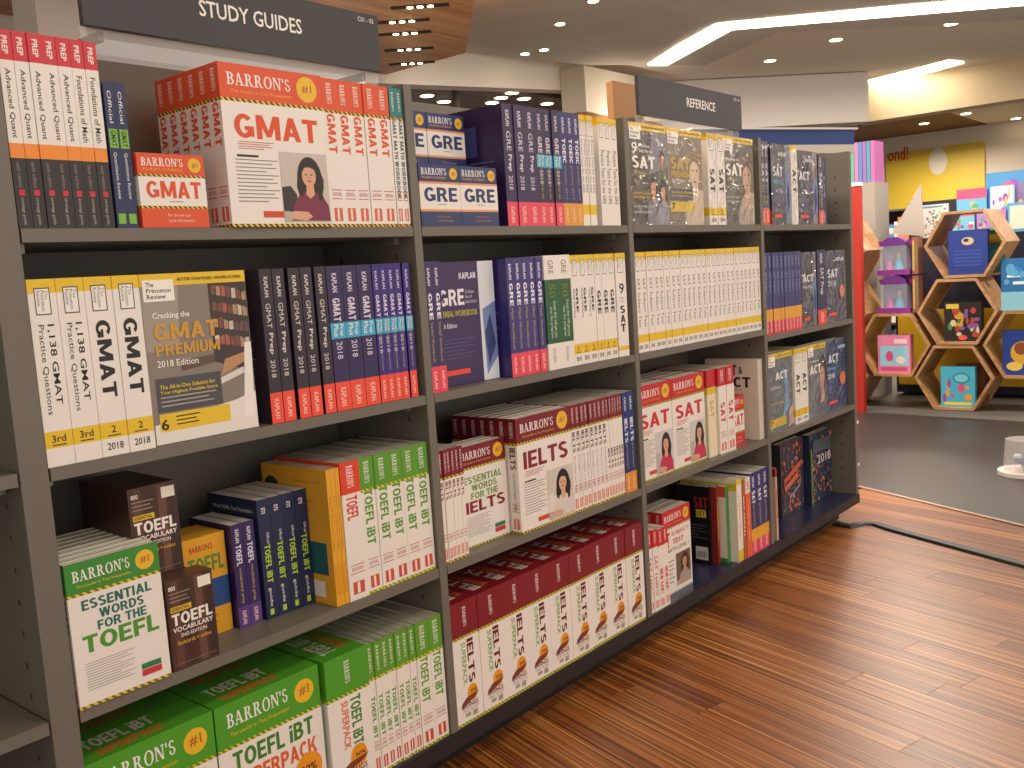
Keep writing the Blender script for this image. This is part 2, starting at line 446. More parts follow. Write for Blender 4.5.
def barron(t, h, d, band, title, tcol, stitle, photo=None, stripe=('#E9C330', '#3A3226'), lines=None, sv=(.5, .765), sub=None, stcol=None, bandv=.79, block='#D9674A', smalltitle=None, pages=PAGES):
    bm, wm = paper(band), paper(WHITE); hz = hazard(*stripe)
    D = Design(t, h, d, [(0, .02, hz), (.02, bandv-.02, wm), (bandv-.02, bandv, hz), (bandv, 1, bm)], pages=pages)
    tm = mat(tcol, .45); sm = mat(stcol or tcol, .45)
    D.T('f', BAR, .07, bandv+.08, .68, bandv+.155, WTXT); D.T('f', 'The Leader in Test Preparation', .1, bandv+.03, .68, bandv+.055, YTXT, bold=0)
    D.E('f', .84, bandv+.105, .105, .105*d/h, mat('#E8B92C', .4), 'seal'); D.T('f', '#1', .79, bandv+.08, .89, bandv+.135, mat('#B5662A', .5), part='seal')
    if lines:
        for txt, u0, v0, u1, v1, cc in lines: D.T('f', txt, u0, v0, u1, v1, mat(cc, .45), bold=.03)
    else:
        D.T('f', title, .1, .55, .92, .70, tm, bold=.045)
    if photo:
        D.lines('f', .12, .475, .46, .53, 4, REDTXT, .3); D.lines('f', .08, .14, .48, .42, 12, GREYTXT, .24); D.R('f', .1, .435, .3, .448, TXT, 'small_print')
        D.R('f', .3, .06, .5, .1, mat('#CF4A2E', .45)); portrait(D, .5, .03, .985, .48, *photo)
    else:
        D.lines('f', .1, .1, .62, .3, 11, GREYTXT, .22)
        D.R('f', .68, .12, .9, .16, mat('#2F7D46', .45)); D.R('f', .68, .07, .9, .115, mat('#C9363A', .45))
    D.T('s', BAR, .32, bandv+.04, .66, .97, WTXT, True)
    D.T('s', stitle, .2, sv[0], .78, sv[1], sm, True, .03)
    if sub: D.T('s', sub, .3, .2, .68, sv[0]-.03, mat('#6E6A5E', .5), True, 0)
    D.R('s', .2, .04, .8, .13, mat(block, .45)); D.R('s', .42, .045, .56, .125, mat(WHITE, .45)); D.R('s', .12, .19, .88, .195, REDTXT); D.R('s', .12, .25, .88, .255, REDTXT)
    D.T('s', 'EDITION', .2, .21, .8, .235, REDTXT, bold=0)
    return D
def manhattan(t, title):
    D = Design(t, .283, .2, [(0, .36, paper('#2B2422')), (.36, .435, paper('#EE8F30')), (.435, .85, paper(WHITE)), (.85, 1, paper('#CC2C3A'))])
    D.T('s', title, .25, .46, .68, .81, TXT, True, .01); D.T('s', 'PREP', .3, .88, .7, .97, WTXT, True)
    D.R('s', .3, .17, .7, .2, mat('#C8303A', .45)); D.T('s', 'strategy guide', .32, .02, .6, .16, mat('#B9AFA6', .5), True, 0); D.T('s', 'sixth edition', .32, .21, .6, .34, mat('#8F857D', .5), True, 0)
    return D
def princeton(t, title, two=None, foot='3rd', h=.281, d=.213, year=None, box=True, bold=.03, tv=(.33, .76), yel=(.1, .19), film=False):
    P = wrap if film else paper
    y, wm = P('#E6C01E'), P(WHITE)
    D = Design(t, h, d, [(0, yel[0], wm), (yel[0], yel[1], y), (yel[1], .925, wm), (.925, 1, y)])
    if box:
        D.R('s', .22, .81, .78, .955, mat('#5C564E', .5), 'logo'); D.R('s', .26, .817, .74, .948, mat('#F1ECE4', .5), 'logo')
        D.T('s', 'The', .58, .89, .7, .94, GREYTXT, True, 0, 'logo'); D.T('s', 'Princeton', .44, .83, .58, .94, GREYTXT, True, .01, 'logo'); D.T('s', 'Review', .3, .855, .43, .94, GREYTXT, True, .01, 'logo')
    if two:
        D.T('s', title, .53, tv[0], .8, tv[1], TXT, True, bold); D.T('s', two, .2, tv[0]-.05, .44, tv[1], TXT, True, .0)
    else: D.T('s', title, .25, tv[0], .78, tv[1], TXT, True, bold)
    if foot: D.T('s', foot, .5-.085*len(foot), yel[0]+.03, .5+.085*len(foot), yel[1]-.02, TXT, bold=.01); D.R('s', .25, yel[0]+.012, .75, yel[0]+.018, TXT, 'lettering')
    if year: D.T('s', year, .2, .035, .8, .075, TXT, bold=.01)
    return D
def princeton_cover(t, title, tcol, bgc, figure, h=.281, d=.213, extra=None, film=False, gold=False):
    P = wrap if film else paper
    y, wm, bg = P('#E6C01E'), P(WHITE), P(bgc)
    D = Design(t, h, d, [(0, .05, wm), (.05, .91, wm), (.91, 1, y)], front=[(0, .93, bg), (.93, 1, y)])
    for sh in figure: D.P('f', sh[0], P(sh[1]))
    D.R('f', .02, .84, .3, .965, mat('#F3EEE6', .45), 'logo')
    for i, tt in enumerate(('The', 'Princeton', 'Review')): D.T('f', tt, .05, .925-.035*i, (.12, .27, .22)[i], .952-.035*i, TXT, bold=.015, part='logo')
    D.T('f', 'BETTER STRATEGIES. HIGHER SCORES.', .34, .955, .96, .972, TXT, bold=.01)
    for txt, u0, v0, u1, v1, cc, bo in title: D.T('f', txt, u0, v0, u1, v1, mat(cc, .4), bold=bo)
    D.T('s', 'PREP', .25, .4, .75, .7, TXT, True)
    return D
def kaplan(t, base, title, label='#EF4B33', cyan=None, h=.279, d=.21, tcol='#E8E0EA', sub=None, lab2=None, tv=(.4, .76), bold2=None, sub2='#B7A73C', film=False):
    P = wrap if film else paper
    bm = P(base); bands = [(0, .2, P(label)), (.2, 1, bm)]
    if lab2: bands = [(0, .165, P(label)), (.165, .31, P(lab2)), (.31, 1, bm)]
    D = Design(t, h, d, bands, back=[(0, 1, bm)], front=[(0, 1, bm)])
    tm = mat(tcol, .4)
    D.T('s', 'KAPLAN', .33, .82, .66, .95, tm, True, .02)
    if bold2:
        D.T('s', title, .3, .62, .7, .78, tm, True, .0); D.T('s', bold2, .28, .45, .72, .59, tm, True, .02); D.T('s', '2018', .3, .30, .68, .415, tm, True, 0)
    else: D.T('s', title, .26, tv[0], .74, tv[1], tm, True, .03)
    if cyan:
        D.R('s', 0, .5, 1, .61, mat('#3DA9D2', .4)); D.T('s', '2018', .3, .36, .68, .48, tm, True, 0); D.T('s', 'Prep', .55, .515, .85, .6, WTXT, True, .03); D.T('s', 'Plus', .2, .515, .5, .6, WTXT, True, .03)
    if sub: D.T('s', sub, .33, .23 if not lab2 else .33, .66, tv[0]-.02, mat(sub2, .45), True, 0)
    D.T('s', 'KAPLAN', .32, .03, .68, .16, mat('#F6C9B8', .45), True, .02)
    D.R('b', .12, .1, .4, .2, mat('#D8D4D0', .5), 'barcode')
    for i in range(7): D.R('b', .15+.03*i, .12, .165+.03*i, .18, TXT, 'barcode')
    D.R('b', .1, .05, .45, .075, mat(label, .45))
    D.R('b', .1, .6, .6, .85, mat('#4A4E86', .5)); D.lines('b', .12, .3, .85, .55, 8, mat('#6A6E9E', .5), .3)
    return D
def kaplan_cover(t, base, words, side='#DADDE4', h=.279, d=.213, film=False):
    P = wrap if film else paper
    D = Design(t, h, d, [(0, .165, P('#EF4B33')), (.165, 1, P(base))], front=[(0, 1, P(base))])
    if side:
        D.P('f', [(.74, 0), (1, 0), (1, 1), (.74, 1)], P(side)); D.P('f', [(.8, .05), (1, .2), (1, .66), (.78, .6)], mat('#7486B8', .4)); D.P('f', [(.84, .12), (.97, .3), (.9, .56), (.8, .4)], mat('#33406F', .4))
    for txt, u0, v0, u1, v1, cc, bo in words: D.T('f', txt, u0, v0, u1, v1, mat(cc, .4), bold=bo)
    D.lines('f', .12, .2, .62, .38, 6, mat('#5A5480', .45), .2); D.R('f', .12, .09, .52, .13, mat('#EF4B33', .45))
    return D
def flashbox(w_, h, dep, band, title, tcol, low=.26, top=.72, stripe=('#E9C330', '#3A3226'), tag2='#F2D9B8'):
    D = Design(dep, h, w_, [(0, low, paper(band)), (low, low+.035, hazard(*stripe, .009)), (low+.035, top-.035, paper(WHITE)), (top-.035, top, hazard(*stripe, .009)), (top, 1, paper(band))], solid=True, cover='box_carton')
    D.T('f', BAR, .06, top+.11, .68, top+.22, WTXT); D.T('f', 'FLASH CARDS', .08, top+.05, .66, top+.085, YTXT, bold=0)
    D.E('f', .85, top+.14, .1, .1*w_/h, mat('#E8B92C', .4), 'seal'); D.T('f', '#1', .81, top+.1, .9, top+.18, mat('#B5662A', .5), part='seal')
    D.T('f', title, .1, .4, .92, .63, mat(tcol, .45), bold=.06); D.lines('f', .42, .33, .64, .36, 1, GREYTXT)
    D.T('f', 'For the new test', .38, low*.58, .72, low*.74, mat(tag2, .45), bold=0); D.T('f', 'cards with answers', .38, low*.3, .78, low*.46, mat(tag2, .45), bold=0)
    return D
def superpack(t, h, d, band, t1, c1, t2, c2, face_scale=1, stripe=('#D8C430', '#5E7A2A'), bandv=.72):
    D = Design(t, h, d, [(0, .025, hazard(*stripe)), (.025, bandv-.02, paper(WHITE)), (bandv-.02, bandv, hazard(*stripe)), (bandv, 1, paper(band))], solid=True, cover='slipcase')
    # spine
    D.T('s', BAR, .44, bandv+.07, .56, .95, WTXT, True)
    D.T('s', t1, .52, bandv-.4, .76, bandv-.04, mat(c1, .45), True, .03); D.T('s', t2, .3, bandv-.4, .46, bandv-.05, mat(c2, .45), True, .02)
    D.E('s', .62, .24, .2, .2*t/h*1.15, mat('#E8961E', .4), 'burst', 14); D.T('s', '30%', .54, .235, .78, .265, TXT, part='burst')
    D.P('s', [(.15, .14), (.7, .19), (.85, .23), (.4, .22), (.2, .18)], mat('#7A3A2A', .45), 'badge'); D.T('s', 'SAVINGS', .2, .13, .8, .17, mat('#6A2020', .45), part='badge')
    D.T('s', 'WHEN YOU BUY', .2, .1, .82, .122, mat('#8C8378', .45), bold=0); D.R('s', .3, .06, .5, .09, mat('#93A58A', .5)); D.R('s', .58, .045, .76, .09, mat('#A4978A', .5))
    # front
    D.T('f', BAR, .1, bandv+.12, .68, bandv+.21, WTXT); D.T('f', 'The Leader in Test Preparation', .12, bandv+.05, .68, bandv+.085, YTXT, bold=0)
    D.E('f', .84, bandv+.14, .1, .1*d/h, mat('#E8B92C', .4), 'seal'); D.T('f', '#1', .79, bandv+.11, .89, bandv+.18, mat('#B5662A', .5), part='seal')
    D.T('f', t1, .12, bandv-.17, .9, bandv-.05, mat(c1, .45), bold=.045); D.T('f', t2, .12, bandv-.31, .92, bandv-.2, mat(c2, .45), bold=.045)
    D.T('f', 'all you need to succeed on the test', .14, bandv-.38, .8, bandv-.345, GREYTXT, bold=0)
    D.E('f', .82, bandv-.4, .14, .14*d/h, mat('#E8961E', .4), 'burst', 14); D.T('f', '30%', .74, bandv-.43, .9, bandv-.37, TXT, part='burst')
    D.lines('f', .14, .1, .6, .28, 6, GREYTXT, .25)
    # top
    D.T('t', t1, .12, .45, .66, .8, mat('#C9C4B4', .45), bold=.03); D.T('t', t2, .14, .12, .66, .36, mat('#C2602E', .45), bold=.03)
    return D

# ================================================================ THE ROOM
ZA, ZB, ZC, ZD = 1.224, .869, .489, .109          # shelf tops
UP = [0., .82, 1.64, 2.46, 3.28]                  # right edge of each upright
HTOP = 1.513
YB = .30                                          # back panel of the shelving

# ---- floor: planks turned 16 degrees from the shelves, then grey carpet
FA = math.radians(-15.6)
fd = Vector((math.sin(-FA), math.cos(FA), 0)); fx = Vector((fd.y, -fd.x, 0))
b = MB(); b.box((-5, -3.6, -.06), (16, 8, -.006), mat('#2A1A10', .8)); floor = structure(b.obj('floor'))
PLANK = wood('strip_bamboo', [(.28, '#40200B'), (.42, '#72401A'), (.5, '#8E5224'), (.58, '#A86832'), (.7, '#D09A52')], 'Y', (150, .9), .36, bump=.1, vary=.1)
PW, PL = .098, 1.22
pb = MB(); pb.box((0, 0, -.006), (PW-.0012, PL-.0012, 0), PLANK); pme = pb.mesh('plank')
O0 = Vector((3.17, -.03, 0))
def floor_at(a, l): return O0+fx*a+fd*l
k = 0
for i in range(-36, 6):
    off = random.uniform(0, PL)
    for j in range(-4, 2):
        a0 = i*PW; l0 = j*PL+off
        c = floor_at(a0+PW/2, l0+PL/2)
        if c.y > .75 or c.y < -2.9 or c.x < -.6: continue
        if a0 > .49: continue
        v = (c-CAM); fr = v.normalized().dot(_f)
        if fr < .5: continue
        o = bpy.data.objects.new('plank', pme); COL.objects.link(o); o.parent = floor
        o.location = floor_at(a0, l0); o.rotation_euler = (0, 0, FA)
# carpet beyond the planks
def carpet_mat():
    mm, nt, b_, N, L = nodes('grey_carpet')
    tc = N('ShaderNodeTexCoord'); no = N('ShaderNodeTexNoise'); no.inputs['Scale'].default_value = 240; n2 = N('ShaderNodeTexNoise'); n2.inputs['Scale'].default_value = 1.6
    cr = N('ShaderNodeValToRGB'); cr.color_ramp.elements[0].color = lin('#2B2827'); cr.color_ramp.elements[1].color = lin('#403B3A')
    ad = N('ShaderNodeMath'); ad.operation = 'MULTIPLY_ADD'; ad.inputs[1].default_value = .4
    L(tc.outputs['Object'], no.inputs[0]); L(tc.outputs['Object'], n2.inputs[0]); L(no.outputs['Fac'], ad.inputs[0]); 
    sc_ = N('ShaderNodeMath'); sc_.operation = 'MULTIPLY'; sc_.inputs[1].default_value = .6; L(n2.outputs['Fac'], sc_.inputs[0]); L(sc_.outputs[0], ad.inputs[2])
    L(ad.outputs[0], cr.inputs[0]); L(cr.outputs[0], b_.inputs['Base Color']); b_.inputs['Roughness'].default_value = .42
    return mm
e0 = un(845, 483.5, 2, 0); e1 = un(1060, 535, 2, 0); ed = (e1-e0).normalized(); en = Vector((-ed.y, ed.x, 0))
if en.x < 0: en = -en
p0, p1 = e0-ed*4, e1+ed*2.6
b = MB(); b.prism([tuple(p0)[:2], tuple(p1)[:2], tuple(p1+en*12)[:2], tuple(p0+en*12)[:2]], -.005, .003, carpet_mat()); structure(b.obj('floor_carpet'))
b = MB(); b.prism([tuple(p0-en*.012)[:2], tuple(p1-en*.012)[:2], tuple(p1+en*.006)[:2], tuple(p0+en*.006)[:2]], 0, .005, mat('#B9A68E', .35, .6)); structure(b.obj('trim_1'))

# ---- ceilings
CREAM = mat('#F6EAD8', .85); TAUPE = metal_paint('taupe_plaster', '#D8D0C2', .85, .12); SOFFIT = mat('#F4ECE0', .8)
STRIP = mat('#FFF3DA', .5, emit=10.0, name='light_strip')
b = MB(); b.box((-5, -3.6, 3.10), (16, 8, 3.2), CREAM); structure(b.obj('ceiling'))
zt = 3.0
tp = [un(468, -60, 2, zt), un(465, 53, 2, zt), un(585, 65, 2, zt), un(650, 65, 2, zt), un(705, 65.5, 2, zt), un(777, 33, 2, zt), un(1024, 20, 2, zt)]
tp2 = [(-5, -3.6)] + [(-5, 4.1), (5.6, 4.1)] + [tuple(p)[:2] for p in tp[2:]] + [(tp[-1].x+1.0, -3.6)]
b = MB(); b.prism(tp2[::-1], zt, 3.12, TAUPE); structure(b.obj('ceiling_lower'))
def strip(pxs, z, name, label):
    b = MB(); b.prism([tuple(un(*p, 2, z))[:2] for p in pxs], z-.012, z+.001, STRIP)
    return tag(b.obj(name), label, 'light')
strip([(648, 64.4), (680, 43.7), (717, 23.5), (895, 6), (1024, -5), (1180, -20), (1180, -9), (1024, 4), (895, 15), (732, 28.5), (680, 57), (667, 64.4)], zt-.002, 'linear_ceiling_light', 'long bent linear light set into the grey ceiling edge')
strip([(868, 80.6), (910, 70), (949, 60), (964, 62), (915, 76), (871.5, 86)], 3.098, 'linear_ceiling_light', 'short linear light beside the white hanging bulkhead')
# wooden dropped ceiling behind the shelves
WCEIL = wood('walnut_ceiling', [(.25, '#B4763E'), (.5, '#D89A5E'), (.75, '#EBB67C')], 'X', (14, .7), .5, False, .03)
wb = MB(); wb.prism([(-5, 1.9), (3.3, 1.9), (4.65, 3.25), (4.65, 4.09), (-5, 4.09)][::-1], 2.70, 2.999, WCEIL); wceil = structure(wb.obj('ceiling_wood'))
wb = MB(); wb.prism([(-5, 4.31), (13, 4.31), (13, 7.39), (-5, 7.39)][::-1], 2.80, 3.09, wood('dark_beam', [(.3, '#452A18'), (.5, '#64402A'), (.75, '#845A3E')], 'X', (9, .5), .5, False, .03)); structure(wb.obj('ceiling_wood_far'))
LAMP = mat('#FFE9C4', .4, emit=14, name='lamp_glow')
def slot_light(px, py, z, label):
    c = un(px, py, 2, z); r = empty('slot_light', (c.x, c.y, z), math.atan2(-.77, .64)); tag(r, label, 'light', 'slot lights in the wooden ceiling')
    b = MB(); b.box((-.17, -.028, -.004), (.17, .028, 0), mat('#2A1A10', .7)); b.obj('trim', r)
    for q in (-.06, 0, .06):
        b = MB(); b.cyl((q, 0), .018, -.008, -.003, LAMP, 12); b.obj('lamp', r)
for q in ((405, 33), (409, 49), (412, 63), (402, 21), (420, 6)): slot_light(*q, 2.70, 'narrow three-lamp slot light in the wooden dropped ceiling')
def downlight(px, py, z, label, group, r=.036):
    c = un(px, py, 2, z); e = empty('downlight', (c.x, c.y, z)); tag(e, label, 'light', group)
    b = MB(); b.cyl((0, 0), r*1.3, -.008, 0, mat('#CFC6B6', .5), 20); b.obj('trim_ring', e)
    b = MB(); b.cyl((0, 0), r, -.012, -.006, LAMP, 20); b.obj('lamp', e)
for q in ((560, 23), (544, 49), (593, 0), (525, 53)): downlight(*q, zt, 'small recessed downlight in the grey plaster ceiling', 'grey ceiling downlights')
for q in ((836, 39), (951, 23), (770, 60), (1004, 82)): downlight(*q, 3.10, 'round recessed downlight in the cream ceiling', 'cream ceiling downlights', .055)
for q in ((427, 95), (444, 101), (492, 102), (501, 97), (512, 92), (524, 98), (547, 103)): downlight(*q, 2.80, 'small round downlight in the dark far ceiling', 'far ceiling downlights', .06)
# soffit at the end of the grey ceiling and a lit bulkhead
b = MB(); sp_ = [(-5, 2.62), (4.4, 2.62), (7.1, 2.835), (8.6, 2.9), (8.6, 3.099), (-5, 3.099)]
b.prism(sp_, 4.12, 4.3, SOFFIT); me_ = b.mesh('wall_soffit'); me_.transform(Matrix(((1, 0, 0, 0), (0, 0, 1, 0), (0, 1, 0, 0), (0, 0, 0, 1)))); me_.flip_normals()
o = bpy.data.objects.new('wall_soffit', me_); COL.objects.link(o); structure(o)
b = MB(); b.box((6.95, 3.83, 2.58), (8.3, 4.11, 2.999), mat('#E3D8C6', .8)); b.obj('x')
structure(bpy.data.objects['x']); bpy.data.objects['x'].name = 'wall_bulkhead'
area((7.5, 3.75, 2.45), .5, 3, rot=(2.6, 0, 0), sizey=.05)
b = MB(); b.box((6.9, 3.87, 2.46), (8.4, 4.1, 2.575), mat('#8A4F2C', .6)); structure(b.obj('trim_2'))
# white hanging bulkhead on the right
a, c = un(748, 86, 2, 3.0), un(868, 80, 2, 3.0); dd = (c-a).normalized(); nn = Vector((-dd.y, dd.x, 0)); nn = nn if nn.dot(Vector((1, .6, 0))) > 0 else -nn
a = a-dd*1.3
b = MB(); b.prism([tuple(p)[:2] for p in (a, c, c+nn*.35, a+nn*.35)], 2.55, 3.09, mat('#F2ECE6', .8)); structure(b.obj('wall_bulkhead_white'))
# walls
b = MB(); b.box((1.96, 3.45, 0), (3.85, 3.55, 2.47), mat('#D3D9E0', .6)); structure(b.obj('wall_partition'))
WALL = mat('#EADFCB', .85)
b = MB(); b.box((-5, 7.4, 0), (16, 7.6, 3.1), mat('#DAD9D8', .85)); structure(b.obj('wall_back'))
b = MB(); b.box((14.6, -6, 0), (14.8, 8, 3.1), WALL); structure(b.obj('wall_right'))
b = MB(); b.box((1.70, 3.45, 0), (1.95, 3.7, 2.699), mat('#DCD6CE', .7)); structure(b.obj('wall_pillar'))
b = MB(); b.box((11.3, -6, 2.66), (11.6, 2.9, 3.1), mat('#DCC8A6', .85)); structure(b.obj('wall_soffit_right'))
b = MB(); b.box((12.1, 2.2, 2.8), (14.6, 4.3, 3.09), mat('#7A5236', .7)); structure(b.obj('ceiling_beam'))
b = MB(); b.box((12.1, -3.6, 2.8), (14.6, 2.19, 3.09), mat('#EADBC2', .8)); structure(b.obj('ceiling_far_right'))
for q in ((914, 109), (966, 113), (1016, 118), (924, 123), (994, 131)): 
    c_ = un(*q, 2, 2.8)
    if 12.2 < c_.x < 14.5: downlight(*q, 2.8, 'round downlight in the far ceiling near the yellow poster', 'beam ceiling downlights', .06)

# ================================================================ THE SHELVING
def bay(x0, x1, levels, name, label, group=None):
    """one bay: back panel, shelf boards, base; x0 = right edge of its left upright, x1 = left edge of its right upright"""
    r = empty(name, ((x0+x1)/2, 0, 0)); tag(r, label, 'shelf', group)
    ox = (x0+x1)/2; h = (x1-x0)/2
    b = MB(); b.box((-h-.0015, YB+.0004, .02), (h+(.0225 if x1 > 0 else .0435), YB+.012, 1.557), SHELF); b.obj('back_panel', r)
    for i, z in enumerate(levels):
        b = MB(); b.box((-h+.0008, 0, z-.020), (h-.0008, YB-.001, z-.0165), SHELF); b.box((-h+.0008, 0, z-.0165), (h-.0008, YB-.001, z), SHELF)
        s = b.obj('shelf_board', r)
        for sx in (-1, 1):
            b = MB(); x = sx*(h-.012); b.box((x-.008, .04, z-.034), (x+.008, .07, z-.0201), mat('#8A857C', .4, .5)); b.obj('shelf_clip', s)
    b = MB(); b.box((-h-.0015, -.004, ZD-.038), (h+.0235, YB-.001, ZD-.0008), BOARD); base = b.obj('base_board', r)
    b = MB(); b.box((-h+.0008, .0005, ZD-.0008), (h-.0008, YB-.001, ZD), DECK); b.obj('base_deck', r)
    b = MB(); b.box((-h-.0015, .075, 0.0005), (h+.0235-(.03 if x1 > 3 else 0), .09, ZD-.039), BLACK); b.obj('kick_board', r)
    return r
def upright(xr, wd, label):
    r = empty('shelf_upright', (xr-wd/2, 0, 0)); tag(r, label, 'shelf upright')
    b = MB(); b.box((-wd/2, 0, ZD), (wd/2, .30, HTOP), SHELF); b.obj('side_panel', r)
    b = MB()
    for sx in (-1, 1):
        for k in range(26):
            z = .16+.05*k; sl = mat('#3A3630', .6)
            b.box((sx*wd/2-.0006, .055, z), (sx*wd/2+.0006, .061, z+.010), sl)
            b.box((sx*wd/2-.0006, .235, z), (sx*wd/2+.0006, .241, z+.010), sl)
    b.obj('slot_strip', r)['kind'] = 'stuff'
bay(UP[0]+.0015, UP[1]-.0235, (ZA, ZB, ZC), 'shelf_bay', 'grey metal shelf bay between the wide end post and the study guides end')
bay(UP[1]+.0015, UP[2]-.0235, (ZA, ZB, ZC), 'shelf_bay', 'grey metal shelf bay with maroon slipcases along its base')
bay(UP[2]+.0015, UP[3]-.0235, (ZA, ZB, ZC), 'shelf_bay', 'grey metal shelf bay below the reference sign')
bay(UP[3]+.0015, UP[4]-.0235, (ZA, .844, ZC), 'shelf_bay', 'grey metal shelf bay at the open end with half empty navy base')
bay(-.86, -.0445, (ZA+.03, .871, .490), 'shelf_bay', 'grey metal shelf bay left of the wide end post')
upright(-.001, .041, 'wide grey steel post left of the yellow and white spines')
for k, q in enumerate(('thin grey upright right of the green and white spines', 'thin grey upright right of the maroon slipcases', 'thin grey upright right of the long white and yellow row', 'grey end panel beside the grey carpet')):
    upright(UP[k+1], .022, q)
# base is continued over the uprights' feet: rear half of the double-sided unit
b = MB(); b.box((-.9, .3125, .02), (3.27, .62, .10), BOARD); rr = b.obj('rear_shelf_base'); tag(rr, 'dark base of the rear side behind the grey back panels', 'shelf')

# ---- header signs
SIGN = mat('#3A393C', .55)
def sign(xa, xb, za, zb, y, words, small, label, tw, tx, skew=0):
    r = empty('header_sign', (xa, y, za)); tag(r, label, 'sign', None)
    W, H = xb-xa, zb-za
    b = MB(); b.box((0, 0, 0), (W, .012, H), SIGN); b.obj('sign_board', r)
    b = MB(); b.box((0, .013, 1.508-za), (W+.002, .016, .03), glass('clear_acrylic', alpha=.1)); b.obj('acrylic_holder', r)
    b = MB(); vv, ff = text_geo(words, .012); th = H*.25
    b.add([(tx+tw*x, -.0006, H*.41+th*z) for x, z in vv], ff, WTXT); b.obj('lettering', r)
    b = MB(); vv, ff = text_geo(small, 0); b.add([(W-.055+.042*x, -.0006, H*.84+.009*z) for x, z in vv], ff, WTXT); b.obj('small_lettering', r)
    for q in (.03, W-.04):
        b = MB(); b.box((q, .0165, 1.53-za), (q+.01, YB-y, 1.545-za), SHELF); b.obj('bracket', r)
SY = .06
s0, s1, s2 = un(84, 26.7, 1, SY), un(381.5, 71.8, 1, SY), un(381.5, 17, 1, SY)
sign(s0.x, s1.x, s1.z, s2.z, SY, 'STUDY GUIDES', 'C01 - 02', 'dark grey header sign in white capitals above orange books', .222, .212)
s0, s1, s2 = un(640, 120, 1, SY), un(742, 129, 1, SY), un(742, 97, 1, SY)
sign(s0.x, s1.x, s1.z-.005, s2.z, SY, 'REFERENCE', 'C05 - 06', 'dark grey header sign in white capitals above the black and yellow covers', .185, .275)

# ================================================================ BOOKS
PHOTO1 = ('#C9BEB4', '#2A1C18', '#D9A587', '#7A2A48', '#3A2E2C')
PHOTO2 = ('#CFC6BA', '#1C1517', '#D8A98E', '#D9D0C6', '#E2DAD0')
PHOTO3 = ('#CFC9C4', '#2B1B18', '#D6A184', '#C2324E', '#B9B2AC')
OR, GR, MA, RD = '#DB5127', '#5C9A2C', '#7C1524', '#C4262C'
B = 'test_prep_book'
# ---- bay 1, top shelf
z = ZA
xb = even(.0035, .109, 5)
run(lambda t: design('mh1', manhattan, t, 'Advanced Quant'), xb, .004, z, B, 'slim white spine with red head, orange stripe and black foot beside the post', 'white, red and black spines by the post')
run(lambda t: design('mh2', manhattan, t, 'Foundations of Math'), [.1095, .130, .151], .004, z, B, 'thicker white spine with red head and black foot next to thin navy spines', 'white, red and black spines by the navy pair')
def bluethin(t):
    D = Design(t, .226, .16, [(0, 1, paper('#232C57'))]); D.R('s', .1, .55, .9, .68, mat('#7FB63A', .45)); D.T('s', 'GMAT', .25, .56, .75, .67, mat('#22301A'), True)
    D.T('s', 'Quantitative Review', .3, .2, .65, .52, WTXT, True, 0); D.T('s', 'Official', .3, .72, .65, .94, WTXT, True, 0); D.R('s', .15, .03, .85, .1, mat('#7FB63A', .45)); return D
run(lambda t: design('bt', bluethin, t), [.1535, .1715, .1895], .004, z, B, 'thin navy spine with lime green block beside an orange flash card box', 'thin navy spines', dy=.001)
gm = lambda t: design('gmat', barron, t, .279, .222, OR, 'GMAT', OR, 'GMAT', PHOTO1)
place(design('gfb', flashbox, .121, .119, .048, OR, 'GMAT', OR), 'flash_card_box', (.193, -.001, z), 'small orange and white flash card box in front of orange spines', face=True, cat='box')
Dg = gm(.0330)
place(Dg, B, (.356, -.006, z), 'face-out white book with orange head and a woman reading on its cover', face=True)
for k in range(1, 6): place(Dg, B, (.356, -.006+k*.0337, z), 'white book with orange head standing face-out behind the front orange one', 'orange-headed books stacked face-out', face=True)
run(gm, even(.586, .758, 5), .003, z, B, 'white spine with orange head right of the orange face-out cover', 'orange-headed spines')
teal = lambda t: design('teal', barron, t, .279, .2, '#1F7C78', 'GMAT', '#1F5C60', 'GMAT MATH WORKBOOK', None, ('#E0A030', '#5A4A2A'), None, (.2, .77))
run(teal, even(.7595, .7955, 2), .004, z, B, 'thin white spine with teal head against the upright', 'teal-headed spines', dy=.001)
# ---- bay 1, second shelf
z = ZB
run(lambda t: design('p1138', princeton, t, '1,138 GMAT', 'Practice Questions'), [.0015, .0435, .0865], .002, z, B, 'thick white and yellow spine with two-line title beside the post', 'white and yellow two-line spines', dy=.002)
run(lambda t: design('pgm', princeton, t, 'GMAT', None, '2', .281, .213, '2018', True, .05), [.087, .132, .1765], .002, z, B, 'thick white and yellow spine with big black title left of the library cover', 'white and yellow spines by the library cover', dy=.002)
lib = [([(0, .0), (1, 0), (1, .93), (0, .93)], '#857A70'), ([(0, .55), (.3, .55), (.34, .93), (0, .93)], '#A09488'), ([(.62, .45), (1, .36), (1, .93), (.62, .93)], '#3A2E2A')]
_lr = random.Random(4)
for rv in (.56, .66, .76, .86):
    for ru in range(7):
        uu = .645+.05*ru; lib.append(([(uu, rv-.025*ru*.3), (uu+.042, rv-.025*ru*.3), (uu+.042, rv+_lr.uniform(.045, .07)-.0075*ru), (uu, rv+_lr.uniform(.045, .07)-.0075*ru)], _lr.choice(('#A85A4A', '#C9B8A8', '#7A4A40', '#D8CCC0', '#5A4A56', '#B08A6A'))))
